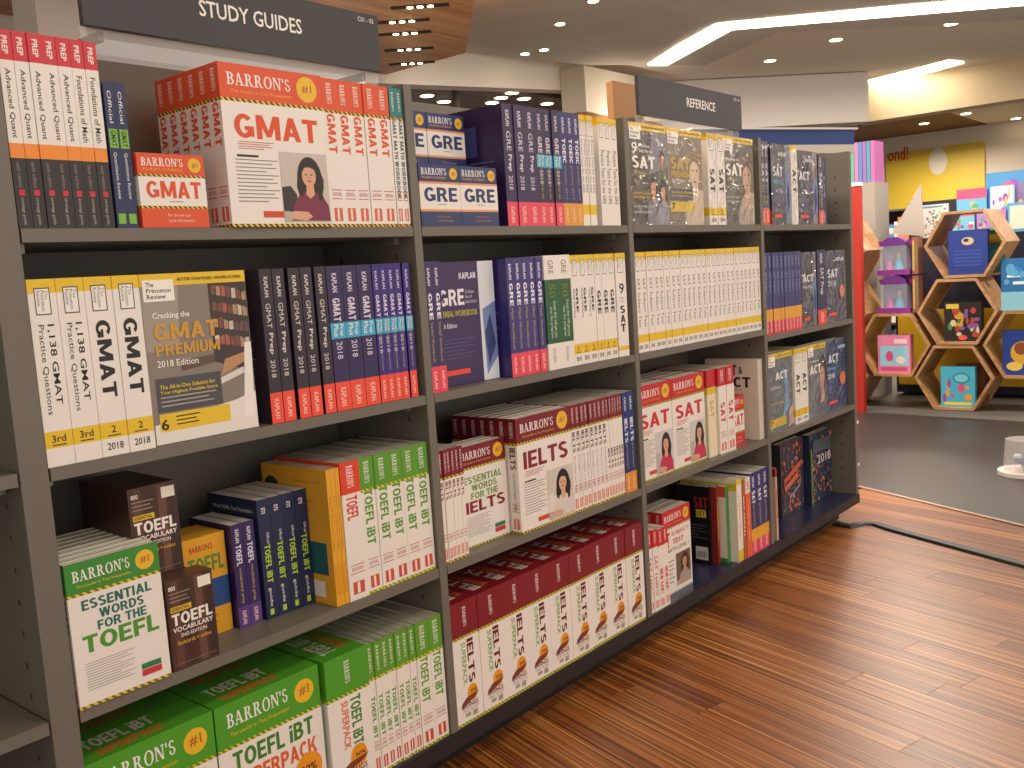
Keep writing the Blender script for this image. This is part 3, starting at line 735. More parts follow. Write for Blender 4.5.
lib += [([(.3, .42), (.62, .45), (.62, .5), (.3, .48)], '#5E4A3C'), ([(.66, .36), (.95, .44), (.98, .5), (.72, .46)], '#B98A60'), ([(0, 0), (1, 0), (1, .24), (.8, .2), (0, .12)], '#E6E0D8'), ([(.86, .08), (.97, .08), (1, .55), (.93, .55)], '#EDE8E2'), ([(.62, .3), (.9, .36), (.9, .4), (.62, .34)], '#DCD4CC'),
        ([(.05, .19), (.66, .19), (.66, .39), (.05, .39)], '#48484A'), ([(.05, .075), (.72, .075), (.72, .18), (.05, .18)], '#E6C01E')]
tl = [('Cracking the', .08, .73, .42, .775, '#F2ECE2', .02), ('GMAT', .08, .61, .68, .71, '#C9973A', .05), ('PREMIUM', .08, .52, .68, .59, '#C9973A', .04), ('2018 Edition', .08, .455, .46, .495, '#F2ECE2', .01), ('The All-in-One Solution for', .08, .325, .6, .35, '#E8C828', .01), ('Your Highest Possible Score', .08, .29, .62, .315, '#E8C828', .01), ('6', .06, .085, .13, .15, '#26221F', .02)]
Dp = design('plib', lambda: princeton_cover(.042, tl, '', '#8A8078', lib, d=.2).lines('f', .08, .205, .6, .28, 3, mat('#A8A49E'), .3).lines('f', .2, .09, .42, .16, 3, TXT, .3))
place(Dp, B, (.181, .010, z), 'face-out yellow-topped book with a photo of library shelves on its cover', face=True)
for k in (1, 2): place(Dp, B, (.181, .010+k*.0440, z), 'yellow-topped book hidden behind the library cover', 'books behind the library cover', face=True)
KP, KD = '#2B1A44', '#241C30'
kp = lambda t: design('kprep', kaplan, t, '#2E2130', 'GMAT', '#EF4B33', None, .281, .206, '#DCD2CC', None, None, (.4, .76), 'Prep')
for i, x in enumerate((.410, .438, .473, .501, .534)): place(kp(.0262), B, (x, .008, z), 'black-brown spine with white title and orange foot, no blue block', 'black-brown spines with orange feet')
kpp = lambda t: design('kplus', kaplan, t, '#2C1B50', 'GMAT', '#EF4B33', True, .281, .206, '#DCD2E4', None, None, (.62, .78))
for x in (.5625, .6005, .639): place(kpp(.0372), B, (x, .008, z), 'thick purple spine with sky blue block and orange foot on the second shelf', 'thick purple spines with blue blocks')
kps = lambda t: design('kslim', kaplan, t, '#33207A', 'GMAT', '#EF4B33', True, .281, .206, '#DCD2E4', 'premier review', None, (.62, .78))
for x in (.679, .699, .719, .739, .7635): place(kps(.0192), B, (x, .008, z), 'slim violet spine with sky blue block and orange foot near the upright', 'slim violet spines with blue blocks')
# ---- bay 1, third shelf
z = ZC
ewt = [('ESSENTIAL', .13, .665, .88, .735, '#1D6A60'), ('WORDS', .3, .585, .78, .65, '#1D6A60'), ('FOR THE', .27, .505, .8, .57, '#1D6A60'), ('TOEFL', .1, .37, .92, .49, '#4F942C')]
De = design('ewt', lambda: barron(.0245, .229, .154, '#3E8B35', '', '#4F942C', 'TOEFL', None, ('#E2C62E', '#6E6A26'), ewt, pages=mat('#D9D2C4', .8)))
place(De, B, (.0025, -.003, z), 'face-out white book with green head and large green and teal words', face=True)
for k in range(1, 8): place(De, B, (.0025, -.003+k*.0252, z), 'white book standing face-out behind the green-headed words book', 'books stacked behind the green-headed cover', face=True)
def vocab():
    D = Design(.044, .155, .088, [(0, 1, paper('#4A2F26'))], solid=True, cover='box_carton')
    for i, (u, c_) in enumerate(((.1, '#5E3E32'), (.35, '#40281F'), (.6, '#664538'), (.82, '#3A2420'))): D.R('f', u, .02, u+.16, .98, mat(c_, .4), 'cover_picture')
    D.R('f', .68, .83, .96, .95, mat('#EDE6DA', .45), 'logo'); D.T('f', '800', .06, .88, .2, .93, WTXT); D.lines('f', .06, .72, .5, .85, 3, mat('#9A8A80'), .25)
    D.R('f', .06, .64, .5, .7, mat('#D9B62A', .45)); D.T('f', 'ESSENTIAL', .09, .652, .46, .69, TXT)
    D.T('f', 'TOEFL', .07, .49, .93, .62, WTXT, bold=.045); D.T('f', 'VOCABULARY', .07, .415, .93, .47, WTXT, bold=.02); D.T('f', '2ND EDITION', .22, .35, .78, .39, WTXT, bold=.01); D.T('f', 'flashcards + online', .14, .27, .86, .315, YTXT, bold=0)
    D.R('f', .05, .06, .95, .065, mat('#8A7A70')); return D
Dv = design('voc', vocab)
place(Dv, 'flash_card_box', (.165, .004, z), 'dark brown flash card box beside the green-headed words book, front of its stack', face=True, cat='box')
for k in range(4):
    place(Dv, 'flash_card_box', (.146, .052+k*.0452, z), 'dark brown flash card box, lower layer behind the front brown box', 'brown boxes, lower layer', face=True, cat='box')
    place(Dv, 'flash_card_box', (.143+.002*k, .052+k*.0452, z+.1556), 'dark brown flash card box, upper layer of the brown stack', 'brown boxes, upper layer', face=True, cat='box')
def yelbox():
    D = Design(.09, .188, .088, [(0, .27, paper('#E0A224')), (.27, .56, paper('#1F4A86')), (.56, 1, paper('#E0A224'))], solid=True, cover='box_carton')
    D.T('f', "BARRON'S", .16, .86, .7, .92, REDTXT); D.T('f', 'TOEFL', .1, .64, .94, .8, mat('#4E8A3A', .45), bold=.05); D.R('f', .1, .42, .5, .52, mat('#2E8F8A', .45)); D.T('f', 'FOR', .15, .44, .45, .5, WTXT)
    D.T('f', 'BT', .1, .3, .5, .4, mat('#6BB7A6'), bold=.04); D.lines('f', .12, .1, .7, .2, 3, mat('#B04A2A'), .3); return D
place(design('yb', yelbox), 'flash_card_box', (.253, .094, z), 'orange-yellow box with a blue band beside two purple spines', face=True, cat='box')
pur = lambda t: design('pur', kaplan, t, '#33245F', 'TOEFL', '#5B3E86', None, .197, .14, '#E6E0EE', 'vocabulary prep', None, (.6, .8), None, '#C8B23C')
for x in (.3455, .371): place(pur(.0248), B, (x, .078, z), 'short purple spine with white title beside the yellow and blue box', 'short purple spines')
def navy(t):
    D = Design(t, .232, .165, [(0, 1, paper('#1E2A4E'))]); D.T('s', 'TOEFL iBT', .3, .3, .75, .62, mat('#B4D13A', .4), True, .03); D.T('s', 'Official', .55, .63, .75, .72, WTXT, True, 0)
    D.T('s', 'ETS', .3, .88, .6, .93, WTXT, True); D.T('s', 'guide', .3, .1, .6, .26, WTXT, True, 0); D.R('s', .3, .03, .6, .08, mat('#B4D13A')); D.T('b', 'Official TOEFL Test Preparation', .1, .88, .9, .92, WTXT, bold=0); D.lines('b', .1, .3, .85, .8, 9, mat('#5A6690'), .2); D.R('b', .6, .06, .9, .18, mat('#DAD6D0'), 'barcode'); return D
run(lambda t: design('nav', navy, t), even(.4015, .5175, 4), .07, z, B, 'navy spine with yellow-green title left of the yellow books', 'navy spines with lime titles', dy=.002)
def yelb(t):
    D = Design(t, .272, .208, [(0, 1, paper('#E3A42A'))], pages=GREYPAGES); D.T('s', 'Pass Cambridge', .3, .4, .7, .8, mat('#8A5A1A'), True, 0); D.R('s', .1, .08, .9, .3, mat('#D99418'))
    D.lines('b', .1, .68, .75, .76, 3, mat('#8A6A20'), .25); D.R('b', .08, .22, .92, .46, mat('#1F5A62'), 'printed_panel'); D.R('b', .55, .05, .85, .17, mat('#E8E2D8'), 'barcode'); D.E('b', .15, .82, .12, .09, mat('#23302E')); D.T('b', 'For Prep 1 to 3', .5, .88, .9, .91, mat('#7A5A1A'), bold=0); return D
run(lambda t: design('yelb', yelb, t), even(.5185, .5505, 3), .006, z, B, 'thin all-yellow spine left of the red-headed book', 'thin yellow spines', dy=.001)
place(design('redt', lambda: barron(.0488, .279, .208, '#DD4226', 'TOEFL', '#D23A2A', 'TOEFL', None, ('#F0E6DA', '#E0D0C0'), None, (.58, .75), None, None, .77, '#C9543C', pages=GREYPAGES)), B, (.5515, .005, z), 'white spine with red-orange head among green-headed spines')
gt = lambda t: design('gibt', barron, t, .279, .21, GR, 'TOEFL iBT', '#5C9A2C', 'TOEFL iBT', None, ('#D8CC3A', '#7A8A2A'), None, (.36, .765), None, None, .77, '#CE4F3C', None, GREYPAGES)
run(gt, even(.6015, .7955, 5), .005, z, B, 'thick white spine with green head on the third shelf by the upright', 'thick green-headed spines, third shelf', dy=.003)
# ---- bay 1, base
z = ZD
SPN = 'boxed_book_set'
sp = lambda t: design('sptoefl', superpack, t, .284, .228, '#4E9A28', 'TOEFL iBT', '#3C7F2C', 'SUPERPACK', '#D9602E')
D_ = sp(.108)
for x, l in ((.003, 'beside the post'), (.2345, 'next to the spine-out slipcase')):
    place(D_, SPN, (x, .012, z), 'green and white slipcase set face-out %s' % l, face=True, cat='book set')
    place(D_, SPN, (x, .1215, z), 'green slipcase set in the back row, %s' % l, face=True, cat='book set')
place(D_, SPN, (.4705, .003, z), 'green and white slipcase set with narrow spine turned outwards', cat='book set')
gthin = lambda t: design('gthin', barron, t, .279, .21, GR, 'TOEFL iBT', '#5C9A2C', 'TOEFL iBT', None, ('#D8CC3A', '#7A8A2A'), None, (.28, .6), None, None, .74, '#CE4F3C', None, GREYPAGES)
run(gthin, even(.581, .7155, 7), .006, z, B, 'thin white spine with green head on the base right of the slipcase', 'thin green-headed spines on the base', dy=.004)
run(lambda t: design('gibt', barron, t, .279, .21, GR, 'TOEFL iBT', '#5C9A2C', 'TOEFL iBT', None, ('#D8CC3A', '#7A8A2A'), None, (.36, .72), None, None, .74, '#CE4F3C', None, GREYPAGES), even(.716, .7955, 2), .005, z, B, 'wide white spine with green head on the base against the upright', 'wide green-headed spines on the base', dy=.002)
# ---- bay 2, top shelf
z = ZA
NV = '#2A3768'
Dgr = design('grefb', flashbox, .1245, .1305, .09, NV, 'GRE', NV, .24, .72, ('#E07A3A', '#E8B070'), '#C98A4A')
for x, l in ((.8235, 'against the upright'), (.949, 'in front of tall purple spines')):
    place(Dgr, 'flash_card_box', (x, .0, z), 'navy and white flash card box in the front row, %s' % l, face=True, cat='box')
for x in (.832, .9585):
    place(Dgr, 'flash_card_box', (x, .098, z), 'navy flash card box hidden in the lower back row', 'navy boxes, lower back row', face=True, cat='box')
    place(Dgr, 'flash_card_box', (x, .098, z+.1311), 'navy and white flash card box, upper layer of the back row', 'navy boxes, upper layer', face=True, cat='box')
def smallb(t):
    D = Design(t, .25, .09, [(0, .62, paper(WHITE)), (.62, .66, paper('#E0883A')), (.66, 1, paper('#27507C'))]); D.T('s', 'GRE', .25, .4, .75, .58, mat('#27507C'), True); return D
run(lambda t: design('smb', smallb, t), even(1.128, 1.199, 3), .2, z, B, 'white spine with blue head standing deep behind the navy boxes', 'white and blue spines behind the boxes', dy=.002) if False else None
kg = lambda t: design('kgre', kaplan, t, '#35214E', 'GRE', '#E8455A', None, .281, .206, '#E0D6E4', None, None, (.4, .76), 'Prep')
kc = lambda t: design('kgrec', kaplan, t, '#2B1F48', 'GRE', '#E8455A', True, .281, .206, '#D6CCDE', 'practice', None, (.62, .76))
kt = lambda t: design('ktoeic', kaplan, t, '#2A2568', 'TOEIC', '#E09A28', None, .281, .206, '#E8E4F0', 'premier 2017', None, (.55, .77))
run(kg, even(1.114, 1.2335, 3), .003, z, B, 'purple spine with pink foot, nearest the navy boxes', 'purple spines with pink feet by the boxes')
run(kc, even(1.234, 1.3325, 3), .003, z, B, 'dark spine with sky blue block and pink foot on the top shelf', 'dark spines with blue blocks and pink feet')
run(kt, even(1.333, 1.4195, 3), .003, z, B, 'blue-violet spine with amber foot on the top shelf', 'blue-violet spines with amber feet')
pw = lambda t: design('pthin', princeton, t, 'Practice Tests for the GRE', None, None, .281, .21, None, True, 0, (.3, .78))
run(pw, even(1.42, 1.479, 4), .004, z, B, 'very thin white and yellow spine right of the amber feet', 'very thin white and yellow spines')
place(design('kdark', kaplan, .019, '#1E1B2A', 'GRE', '#2A2734', None, .2, .14), B, (1.4805, .03, z), 'short dark spine in a gap between white spines')
pwp = lambda t: design('pplain', princeton, t, 'Practice Tests for the GRE', None, None, .281, .21, None, True, 0, (.2, .7), (0, .001))
run(pwp, even(1.5015, 1.593, 3), .004, z, B, 'plain white spine with faint title against the upright, top shelf', 'plain white spines on the top shelf')
# ---- bay 2, second shelf
z = ZB
kv = lambda t: design('kverb', kaplan, t, '#37265E', 'GRE', '#E8455A', None, .281, .2, '#EDE6F2', 'Verbal Workbook', None, (.56, .76))
run(kv, even(.8225, .8705, 2), .003, z, B, 'purple spine with pink foot left of the workbook cover', 'purple spines left of the workbook cover')
wv = [('KAPLAN', .44, .86, .7, .91, '#E8E0EA', .03), ('GRE', .12, .65, .5, .78, '#EFE8F0', .05), ('VERBAL WORKBOOK', .12, .56, .7, .61, '#B9B43A', .02), ('9th Edition', .12, .47, .36, .51, '#E8E0EA', .01), ('Graduate', .52, .74, .66, .77, '#CFC6D8', 0), ('Record', .52, .7, .62, .73, '#CFC6D8', 0), ('Examination', .52, .66, .7, .69, '#CFC6D8', 0)]
Dk = design('kcov', lambda: kaplan_cover(.022, '#382454', wv))
place(Dk, B, (.8735, .04, z), 'face-out purple workbook with a pale photo strip down its side', face=True)
place(Dk, B, (.8735, .0627, z), 'purple workbook hidden behind the face-out workbook', face=True)
kg5 = lambda t: design('kmath', kaplan, t, '#372C74', 'GRE', '#E8455A', None, .281, .206, '#F0EAF4', 'Math Workbook', None, (.6, .79))
run(kg5, even(1.095, 1.2325, 5), .006, z, B, 'violet spine with pink foot right of the workbook cover', 'violet spines right of the workbook cover')
def green(t):
    D = Design(t, .283, .205, [(0, .23, paper(WHITE)), (.23, .79, paper('#1F5A30')), (.79, 1, paper(WHITE))]); D.T('s', 'GRE', .3, .84, .7, .96, GREYTXT, True, .01)
    D.T('s', 'Essays that will get you', .52, .28, .78, .6, mat('#D9DEC8'), True, 0); D.T('s', 'into the program', .25, .28, .48, .55, mat('#D9DEC8'), True, 0); D.T('s', '50', .3, .63, .75, .75, mat('#6E7A2E'), True, .03); D.T('s', 'third edition', .35, .06, .6, .19, GREYTXT, True, 0); return D
run(lambda t: design('grn', green, t), [1.2345, 1.289, 1.343], .004, z, B, 'white spine with a broad dark green middle', 'dark green and white spines', dy=.001)
pg5 = lambda t: design('pgre5', princeton, t, 'GRE', 'Verbal Workout', '5', .281, .21, '2018', True, .04, (.48, .7))
pg4 = lambda t: design('pgre4', princeton, t, 'GRE', None, '4', .281, .21, '2018', True, .04, (.44, .66))
run(pg5, even(1.3445, 1.4525, 3), .004, z, B, 'white and yellow spine with a small subtitle right of the green spines', 'white and yellow spines by the green pair')
run(pg4, even(1.453, 1.5455, 3), .004, z, B, 'white and yellow spine with one short title left of the wide stacked-letter spine', 'white and yellow spines with short titles')
def nine(t):
    D = princeton(t, 'Practice Tests', None, None, .281, .21, None, True, 0, (.5, .62), (.06, .1)); D.items = [i for i in D.items if not (i[0] == 'T' and i[2] == 'Practice Tests')]
    for ch, v in (('9', .61), ('S', .42), ('A', .33), ('T', .24)): D.T('s', ch, .28, v, .76, v+.075 if ch != '9' else v+.1, TXT, bold=.04)
    D.T('s', 'Practice', .3, .56, .7, .58, GREYTXT, bold=0); D.T('s', 'Tests for', .3, .525, .7, .545, GREYTXT, bold=0); return D
place(design('nine', nine, .0495), B, (1.5475, .004, z), 'wide white and yellow spine with stacked upright letters by the upright')
# ---- bay 2, third shelf
z = ZC
ti = lambda t: design('ewi_t', barron, t, .252, .16, MA, 'IELTS', MA, 'IELTS', None, ('#D8C430', '#7A6A2A'), None, (.56, .72), None, None, .76)
run(ti, even(.8235, .9035, 6), .004, z, B, 'very thin white spine with maroon head by the upright', 'thin maroon-headed spines by the upright')
ewi = [('ESSENTIAL', .08, .63, .9, .70, '#6E9A4A'), ('WORDS', .24, .55, .78, .615, '#6E9A4A'), ('FOR THE', .22, .47, .8, .535, '#6E9A4A'), ('IELTS', .1, .34, .93, .455, '#86182A')]
Dw = design('ewi', lambda: barron(.022, .238, .166, MA, '', MA, 'IELTS', None, ('#D8C430', '#7A6A2A'), ewi, (.5, .74)))
place(Dw, B, (.918, .038, z), 'face-out white book with maroon head and green and maroon words', face=True)
for k in (1, 2): place(Dw, B, (.918, .038+.0228*k, z), 'white book behind the maroon-headed words cover', 'books behind the maroon-headed words cover', face=True)
ie = lambda t: design('ielts', barron, t, .281, .217, MA, 'IELTS', '#86182A', 'IELTS', PHOTO2, ('#D8C430', '#6A5A2A'), None, (.56, .75), 'International English Testing', '#4A2A2A')
Di = ie(.0295)
place(Di, B, (1.0885, .004, z), 'face-out maroon-headed book with a dark-haired woman on its cover', face=True)
for k in range(1, 7): place(Di, B, (1.0885, .004+k*.0302, z), 'maroon-headed book standing face-out behind the portrait cover', 'maroon-headed books stacked face-out', face=True)
run(lambda t: design('ieltsw', barron, t, .281, .21, MA, 'IELTS', '#4A2A2A', 'IELTS', None, ('#D8C430', '#6A5A2A'), None, (.56, .75), 'Strategies and tips'), even(1.3085, 1.4665, 8), .004, z, B, 'white spine with maroon head right of the portrait cover', 'maroon-headed spines')
run(lambda t: design('ieltsn', barron, t, .281, .21, MA, 'IELTS', '#4A2A2A', 'IELTS', None, ('#D8C430', '#6A5A2A'), None, (.3, .5)), even(1.467, 1.5455, 6), .004, z, B, 'very thin white spine with maroon head left of the blue and amber pair', 'very thin maroon-headed spines')
run(lambda t: design('kielts', kaplan, t, '#24306E', 'IELTS', '#E0902A', None, .281, .206, '#E4E8F4', 'premier', None, (.5, .74)), even(1.5465, 1.605, 2), .004, z, B, 'blue spine with amber foot against the upright, third shelf', 'blue and amber spines on the third shelf', dy=.001)
# ---- bay 2, base
z = ZD
si = lambda t: design('spi', superpack, t, .286, .215, '#7F1622', 'IELTS', '#6A1420', 'SUPERPACK', '#6FA84A', 1, ('#C9B83A', '#8A8A3A'))
run(si, even(.8228, 1.6115, 9), .001, z, SPN, 'white slipcase set with maroon top standing spine-out on the base', 'maroon-topped slipcase sets', cat='book set', dy=.003)
# ---- bay 3, top shelf (covers in crinkled film)
z = ZA
def ell(u, v, ru, rv, n=16): return [(u+ru*math.cos(2*math.pi*i/n), v+rv*math.sin(2*math.pi*i/n)) for i in range(n)]
def person(u, v, k, skin, hair, cloth):
    """printed head and shoulders; u, v = face centre, k = face half height"""
    return [(ell(u, v-k*2.9, k*1.9, k*2.0), cloth), (ell(u+k*.1, v+k*.15, k*1.0, k*1.25), hair), ([(u-k*.3, v-k*1.5), (u+k*.3, v-k*1.5), (u+k*.3, v), (u-k*.3, v)], skin), (ell(u-k*.08, v-k*.1, k*.68, k*.92), skin),
            ([(u-k*.75, v+k*.35), (u-k*.5, v+k*1.0), (u+k*.3, v+k*1.15), (u+k*.8, v+k*.6), (u+k*.3, v+k*.55)], hair)]
def fig(skin, hair, cloth, bg2, dx=0):
    return [([(0, 0), (1, 0), (1, .93), (0, .93)], bg2), ([(.5, .5), (1, .6), (1, .93), (.6, .93)], cloth)] + person(.86, .66, .07, skin, '#6A3A2A', '#5A6A5A') + person(.6+dx, .38, .1, skin, hair, cloth) + person(.86, .34, .09, skin, '#241A18', '#8A8C98')
def bigface(skin, hair, cloth, bg2):
    return [([(0, 0), (1, 0), (1, .93), (0, .93)], bg2), (ell(.84, .05, .4, .34), cloth), (ell(.8, .6, .22, .24), hair), ([(.66, .18), (.88, .18), (.84, .5), (.7, .5)], skin), (ell(.76, .55, .14, .17), skin), ([(.62, .62), (.7, .78), (.86, .76), (.93, .56), (.84, .66), (.74, .68)], hair), (ell(.72, .58, .018, .012), '#3A2A24'), (ell(.82, .58, .018, .012), '#3A2A24'), (ell(.76, .46, .04, .012), '#A06050')]
t9 = [('9', .06, .7, .2, .81, '#F4EEE6', .03), ('Practice', .24, .765, .52, .8, '#F4EEE6', .01), ('Tests for the', .24, .715, .6, .75, '#F4EEE6', .01), ('SAT', .06, .56, .66, .68, '#F4EEE6', .06), ('2017 Edition', .1, .5, .4, .53, '#E0C860', .01), ('Everything You Need', .06, .3, .62, .33, '#E6C01E', .01), ('for a High Score', .06, .26, .55, .29, '#E6C01E', .01), ('practice tests inside', .06, .17, .6, .2, '#E4DED6', 0), ('online access', .06, .12, .5, .15, '#E4DED6', 0)]
D1 = design('c9', lambda: princeton_cover(.04, t9, '', '#5A504A', fig('#C88E70', '#2E1F1A', '#7A7A86', '#4A423E'), film=True, d=.2))
place(D1, B, (1.645, .004, z), 'face-out yellow-topped cover with grey photo of two students and a large figure nine', face=True)
place(D1, B, (1.645, .0447, z), 'yellow-topped book behind the cover with the figure nine', face=True)
t7 = [('SAT', .08, .58, .62, .7, '#C9A84A', .05), ('PREMIUM', .08, .5, .62, .56, '#C9A84A', .03), ('2018 Edition', .08, .45, .45, .48, '#EDE6DA', .01), ('The All-in-One Solution', .06, .33, .66, .36, '#E6C01E', .01), ('for Your Highest Score', .06, .29, .6, .32, '#E6C01E', .01), ('7', .06, .16, .16, .23, '#26221F', .03)]
D2 = design('c7', lambda: princeton_cover(.045, t7, '', '#A8967E', bigface('#D8BCA0', '#8A7050', '#C4B49C', '#7E7262') + [([(.03, .26), (.68, .26), (.68, .38), (.03, .38)], '#3C4056'), ([(.03, .14), (.7, .14), (.7, .245), (.03, .245)], '#D9B628')], film=True, d=.205))
place(D2, B, (1.852, .006, z), 'face-out yellow-topped cover in beige with gold title under crinkled film', face=True)
place(D2, B, (1.852, .0517, z), 'yellow-topped book behind the beige cover with gold title', face=True)
run(lambda t: design('psat', princeton, t, 'SAT', None, '7', .281, .2, '2018', True, .05, (.36, .62), (.1, .19), True), even(2.089, 2.198, 2), .002, z, B, 'thick white and yellow spine between two filmed covers', 'filmed white and yellow spines')
t5 = [('SAT', .06, .56, .62, .69, '#F4EEE6', .06), ('Cracking the', .06, .72, .5, .76, '#F4EEE6', .01), ('2018 Edition', .1, .5, .4, .53, '#E0C860', .01), ('for every student', .06, .3, .5, .33, '#E4DED6', .0), ('practice tests', .06, .25, .5, .28, '#E4DED6', 0)]
D3 = design('c5', lambda: princeton_cover(.045, t5, '', '#6E665E', bigface('#C9A488', '#6A5444', '#A89C8C', '#5C5852'), film=True, d=.208))
place(D3, B, (2.2, .006, z), 'face-out yellow-topped grey cover beside the upright below the blue fascia', face=True)
place(D3, B, (2.2, .0517, z), 'yellow-topped book behind the grey cover beside the upright', face=True)
# ---- bay 4, top shelf
run(lambda t: design('ksatf', kaplan, t, '#26204A', 'SAT', '#E8432E', None, .281, .206, '#D8D4E4', 'prep', None, (.5, .74), None, '#B7A73C', True), [2.4635, 2.4935, 2.5235], .004, z, B, 'dark blue filmed spine with red foot by the upright, top shelf', 'dark blue filmed spines with red feet')
wf = [('SAT', .1, .6, .6, .72, '#E4E0E8', .05), ('PREP PLUS', .1, .5, .62, .56, '#6FA8C8', .03), ('KAPLAN', .4, .85, .8, .9, '#E4E0E8', .03)]
D4 = design('kf1', lambda: kaplan_cover(.05, '#31384E', wf, '#6A7486', d=.155, film=True))
place(D4, B, (2.545, .006, z), 'face-out dark filmed cover left of the narrow white spine', face=True)
place(design('pwact', lambda: princeton(.054, 'ACT', None, None, .281, .2, None, False, .04, (.4, .7), (0, .001), True)), B, (2.7045, .003, z), 'white filmed spine between two dark filmed covers')
D5 = design('kf2', lambda: kaplan_cover(.05, '#39384C', [('ACT', .1, .6, .6, .72, '#E4E0E8', .05), ('KAPLAN', .4, .85, .8, .9, '#E4E0E8', .03)], '#8A7A78', d=.186, film=True, h=.268))
place(D5, B, (2.7625, .006, z), 'face-out dark filmed cover right of the narrow white spine', face=True)
place(design('ksatf', kaplan, .05, '#26204A', 'SAT', '#E8432E', None, .262, .206, '#D8D4E4', 'prep', None, (.5, .74), None, '#B7A73C', True), B, (2.9525, .004, z), 'dark blue filmed spine with red foot right of the dark covers')
place(design('knv', kaplan, .06, '#252C58', 'ACT', '#2B3468', None, .255, .2, '#8A94C0'), B, (3.01, .02, z), 'plain navy spine at the end of the top row')
# ---- bay 3, second shelf
z = ZB
ps = lambda t: design('psub', princeton, t, 'SAT Subject Test', None, None, .281, .21, '2018', True, .0, (.25, .74), (.1, .18))
run(ps, even(1.6425, 2.432, 25), .003, z, B, 'thin white and yellow spine in the long uniform row', 'long row of white and yellow spines')
# ---- bay 4, second shelf
z = .844
ky = lambda t: design('kyr', kaplan, t, '#333070', 'SAT Subject', '#DC4656', None, .284, .206, '#9A98C8', None, '#E3A22A', (.5, .76))
run(ky, even(2.463, 2.772, 10), .003, z, B, 'blue-violet spine with amber band and red foot', 'blue-violet spines with amber and red feet')
D6 = design('kf3', lambda: kaplan_cover(.05, '#454450', [('ACT', .1, .6, .8, .7, '#E4E0E8', .03), ('Prep Plus', .1, .5, .7, .56, '#BFC8D8', .02)], '#7A7478', d=.138, film=True))
place(D6, B, (2.7735, .006, z), 'face-out grey filmed cover right of the amber and red feet', face=True)
place(design('ksatg', kaplan, .084, '#22264E', 'SAT Prep', '#E8432E', None, .284, .206, '#D8D4E4'), B, (2.9145, .003, z), 'wide navy spine with red foot between two filmed covers')
D7 = design('kf4', lambda: kaplan_cover(.05, '#3C3E58', [('SAT', .1, .62, .6, .74, '#E4E0E8', .05), ('KAPLAN', .5, .85, .9, .9, '#E4E0E8', .03), ('2018', .1, .5, .5, .58, '#BFC8D8', .03)], None, d=.208, film=True).E('f', .8, .42, .12, .09, mat('#D9865A', .4)))
place(D7, B, (3.0015, .006, z), 'face-out filmed cover with an orange disc at the end of the second shelf', face=True)
# ---- bay 3, third shelf
z = ZC
sat = lambda t, d: design('sat', barron, t, .281, d, RD, 'SAT', '#CB2B30', 'SAT', PHOTO3, ('#D8C430', '#5A4A2A'))
Ds = sat(.04, .2)
for x, l in ((1.6445, 'against the upright'), (1.8465, 'beside the red-headed spines')):
    place(Ds, B, (x, .026, z), 'face-out red-headed cover with a woman in pink, %s' % l, face=True)
    for k in range(1, 4): place(Ds, B, (x, .026+k*.0408, z), 'red-headed book behind the face-out covers, %s' % l, 'red-headed books %s' % l, face=True)
def cream(t):
    D = Design(t, .281, .2, [(0, .72, paper('#E8DCB8')), (.72, .8, paper('#DDBB3A')), (.8, 1, paper('#C4262C'))]); D.T('s', 'SAT', .3, .45, .7, .65, mat('#B9A24A'), True); return D
place(design('crm', cream, .056), B, (2.062, .024, z), 'cream spine with red head right of the woman in pink')
run(lambda t: design('sats', barron, t, .281, .2, RD, 'SAT', '#CB2B30', 'SAT', None, ('#EDE4DA', '#E0D2C4'), None, (.36, .6)), even(2.122, 2.226, 2), .012, z, B, 'white spine with red head and tall red letters, third shelf', 'white and red spines on the third shelf')
place(design('satfb', flashbox, .09, .17, .05, RD, 'SAT', '#CB2B30'), 'flash_card_box', (2.2335, .03, z), 'red and white flash card box before the plain white book', face=True, cat='box')
place(design('satfb2', flashbox, .09, .272, .05, RD, 'SAT', '#CB2B30'), 'flash_card_box', (2.19, .24, z), 'tall red box standing deep behind the red-headed spines', face=True, cat='box')
def whiteb():
    D = Design(.035, .279, .20, [(0, 1, paper('#E9DCC8'))]); D.T('f', 'SAT', .3, .8, .6, .93, TXT, bold=.03); D.T('f', 'ACT', .34, .65, .86, .78, TXT, bold=.03); D.T('f', '&', .64, .82, .72, .91, TXT); D.T('f', 'grammar workbook', .05, .6, .7, .635, GREYTXT, bold=0); D.T('f', 'practice', .4, .2, .45, .5, GREYTXT, True, 0); D.T('s', 'SAT & ACT', .2, .4, .8, .9, TXT, True); return D
place(design('whb', whiteb), B, (2.4355, .212, z), 'plain cream book with black letters, pages outwards against the upright', rz=math.pi)
# ---- bay 4, third shelf
ta = [('ACT', .3, .66, .8, .76, '#F0ECE6', .04), ('2018 Edition', .1, .55, .5, .59, '#E0DCD4', 0), ('The All-in-One Solution', .1, .35, .6, .38, '#E6D060', .01), ('7', .06, .08, .16, .15, '#26221F', .03)]
sw = [([(.0, .0), (1, 0), (1, .93), (0, .93)], '#5C6670'), ([(.55, .1), (.85, .3), (.8, .75), (.6, .8), (.7, .5)], '#6E9AC8'), ([(.8, .0), (1, .05), (1, .3), (.85, .25)], '#C9A08A'), ([(.03, .06), (.7, .06), (.7, .17), (.03, .17)], '#D9B628')]
D8 = design('ca', lambda: princeton_cover(.045, ta, '', '#5C6670', sw, film=True, d=.205))
place(D8, B, (2.503, .024, z), 'face-out yellow-topped grey cover with a blue swirl, third shelf', face=True)
place(D8, B, (2.503, .0697, z), 'yellow-topped book behind the cover with the blue swirl', face=True)
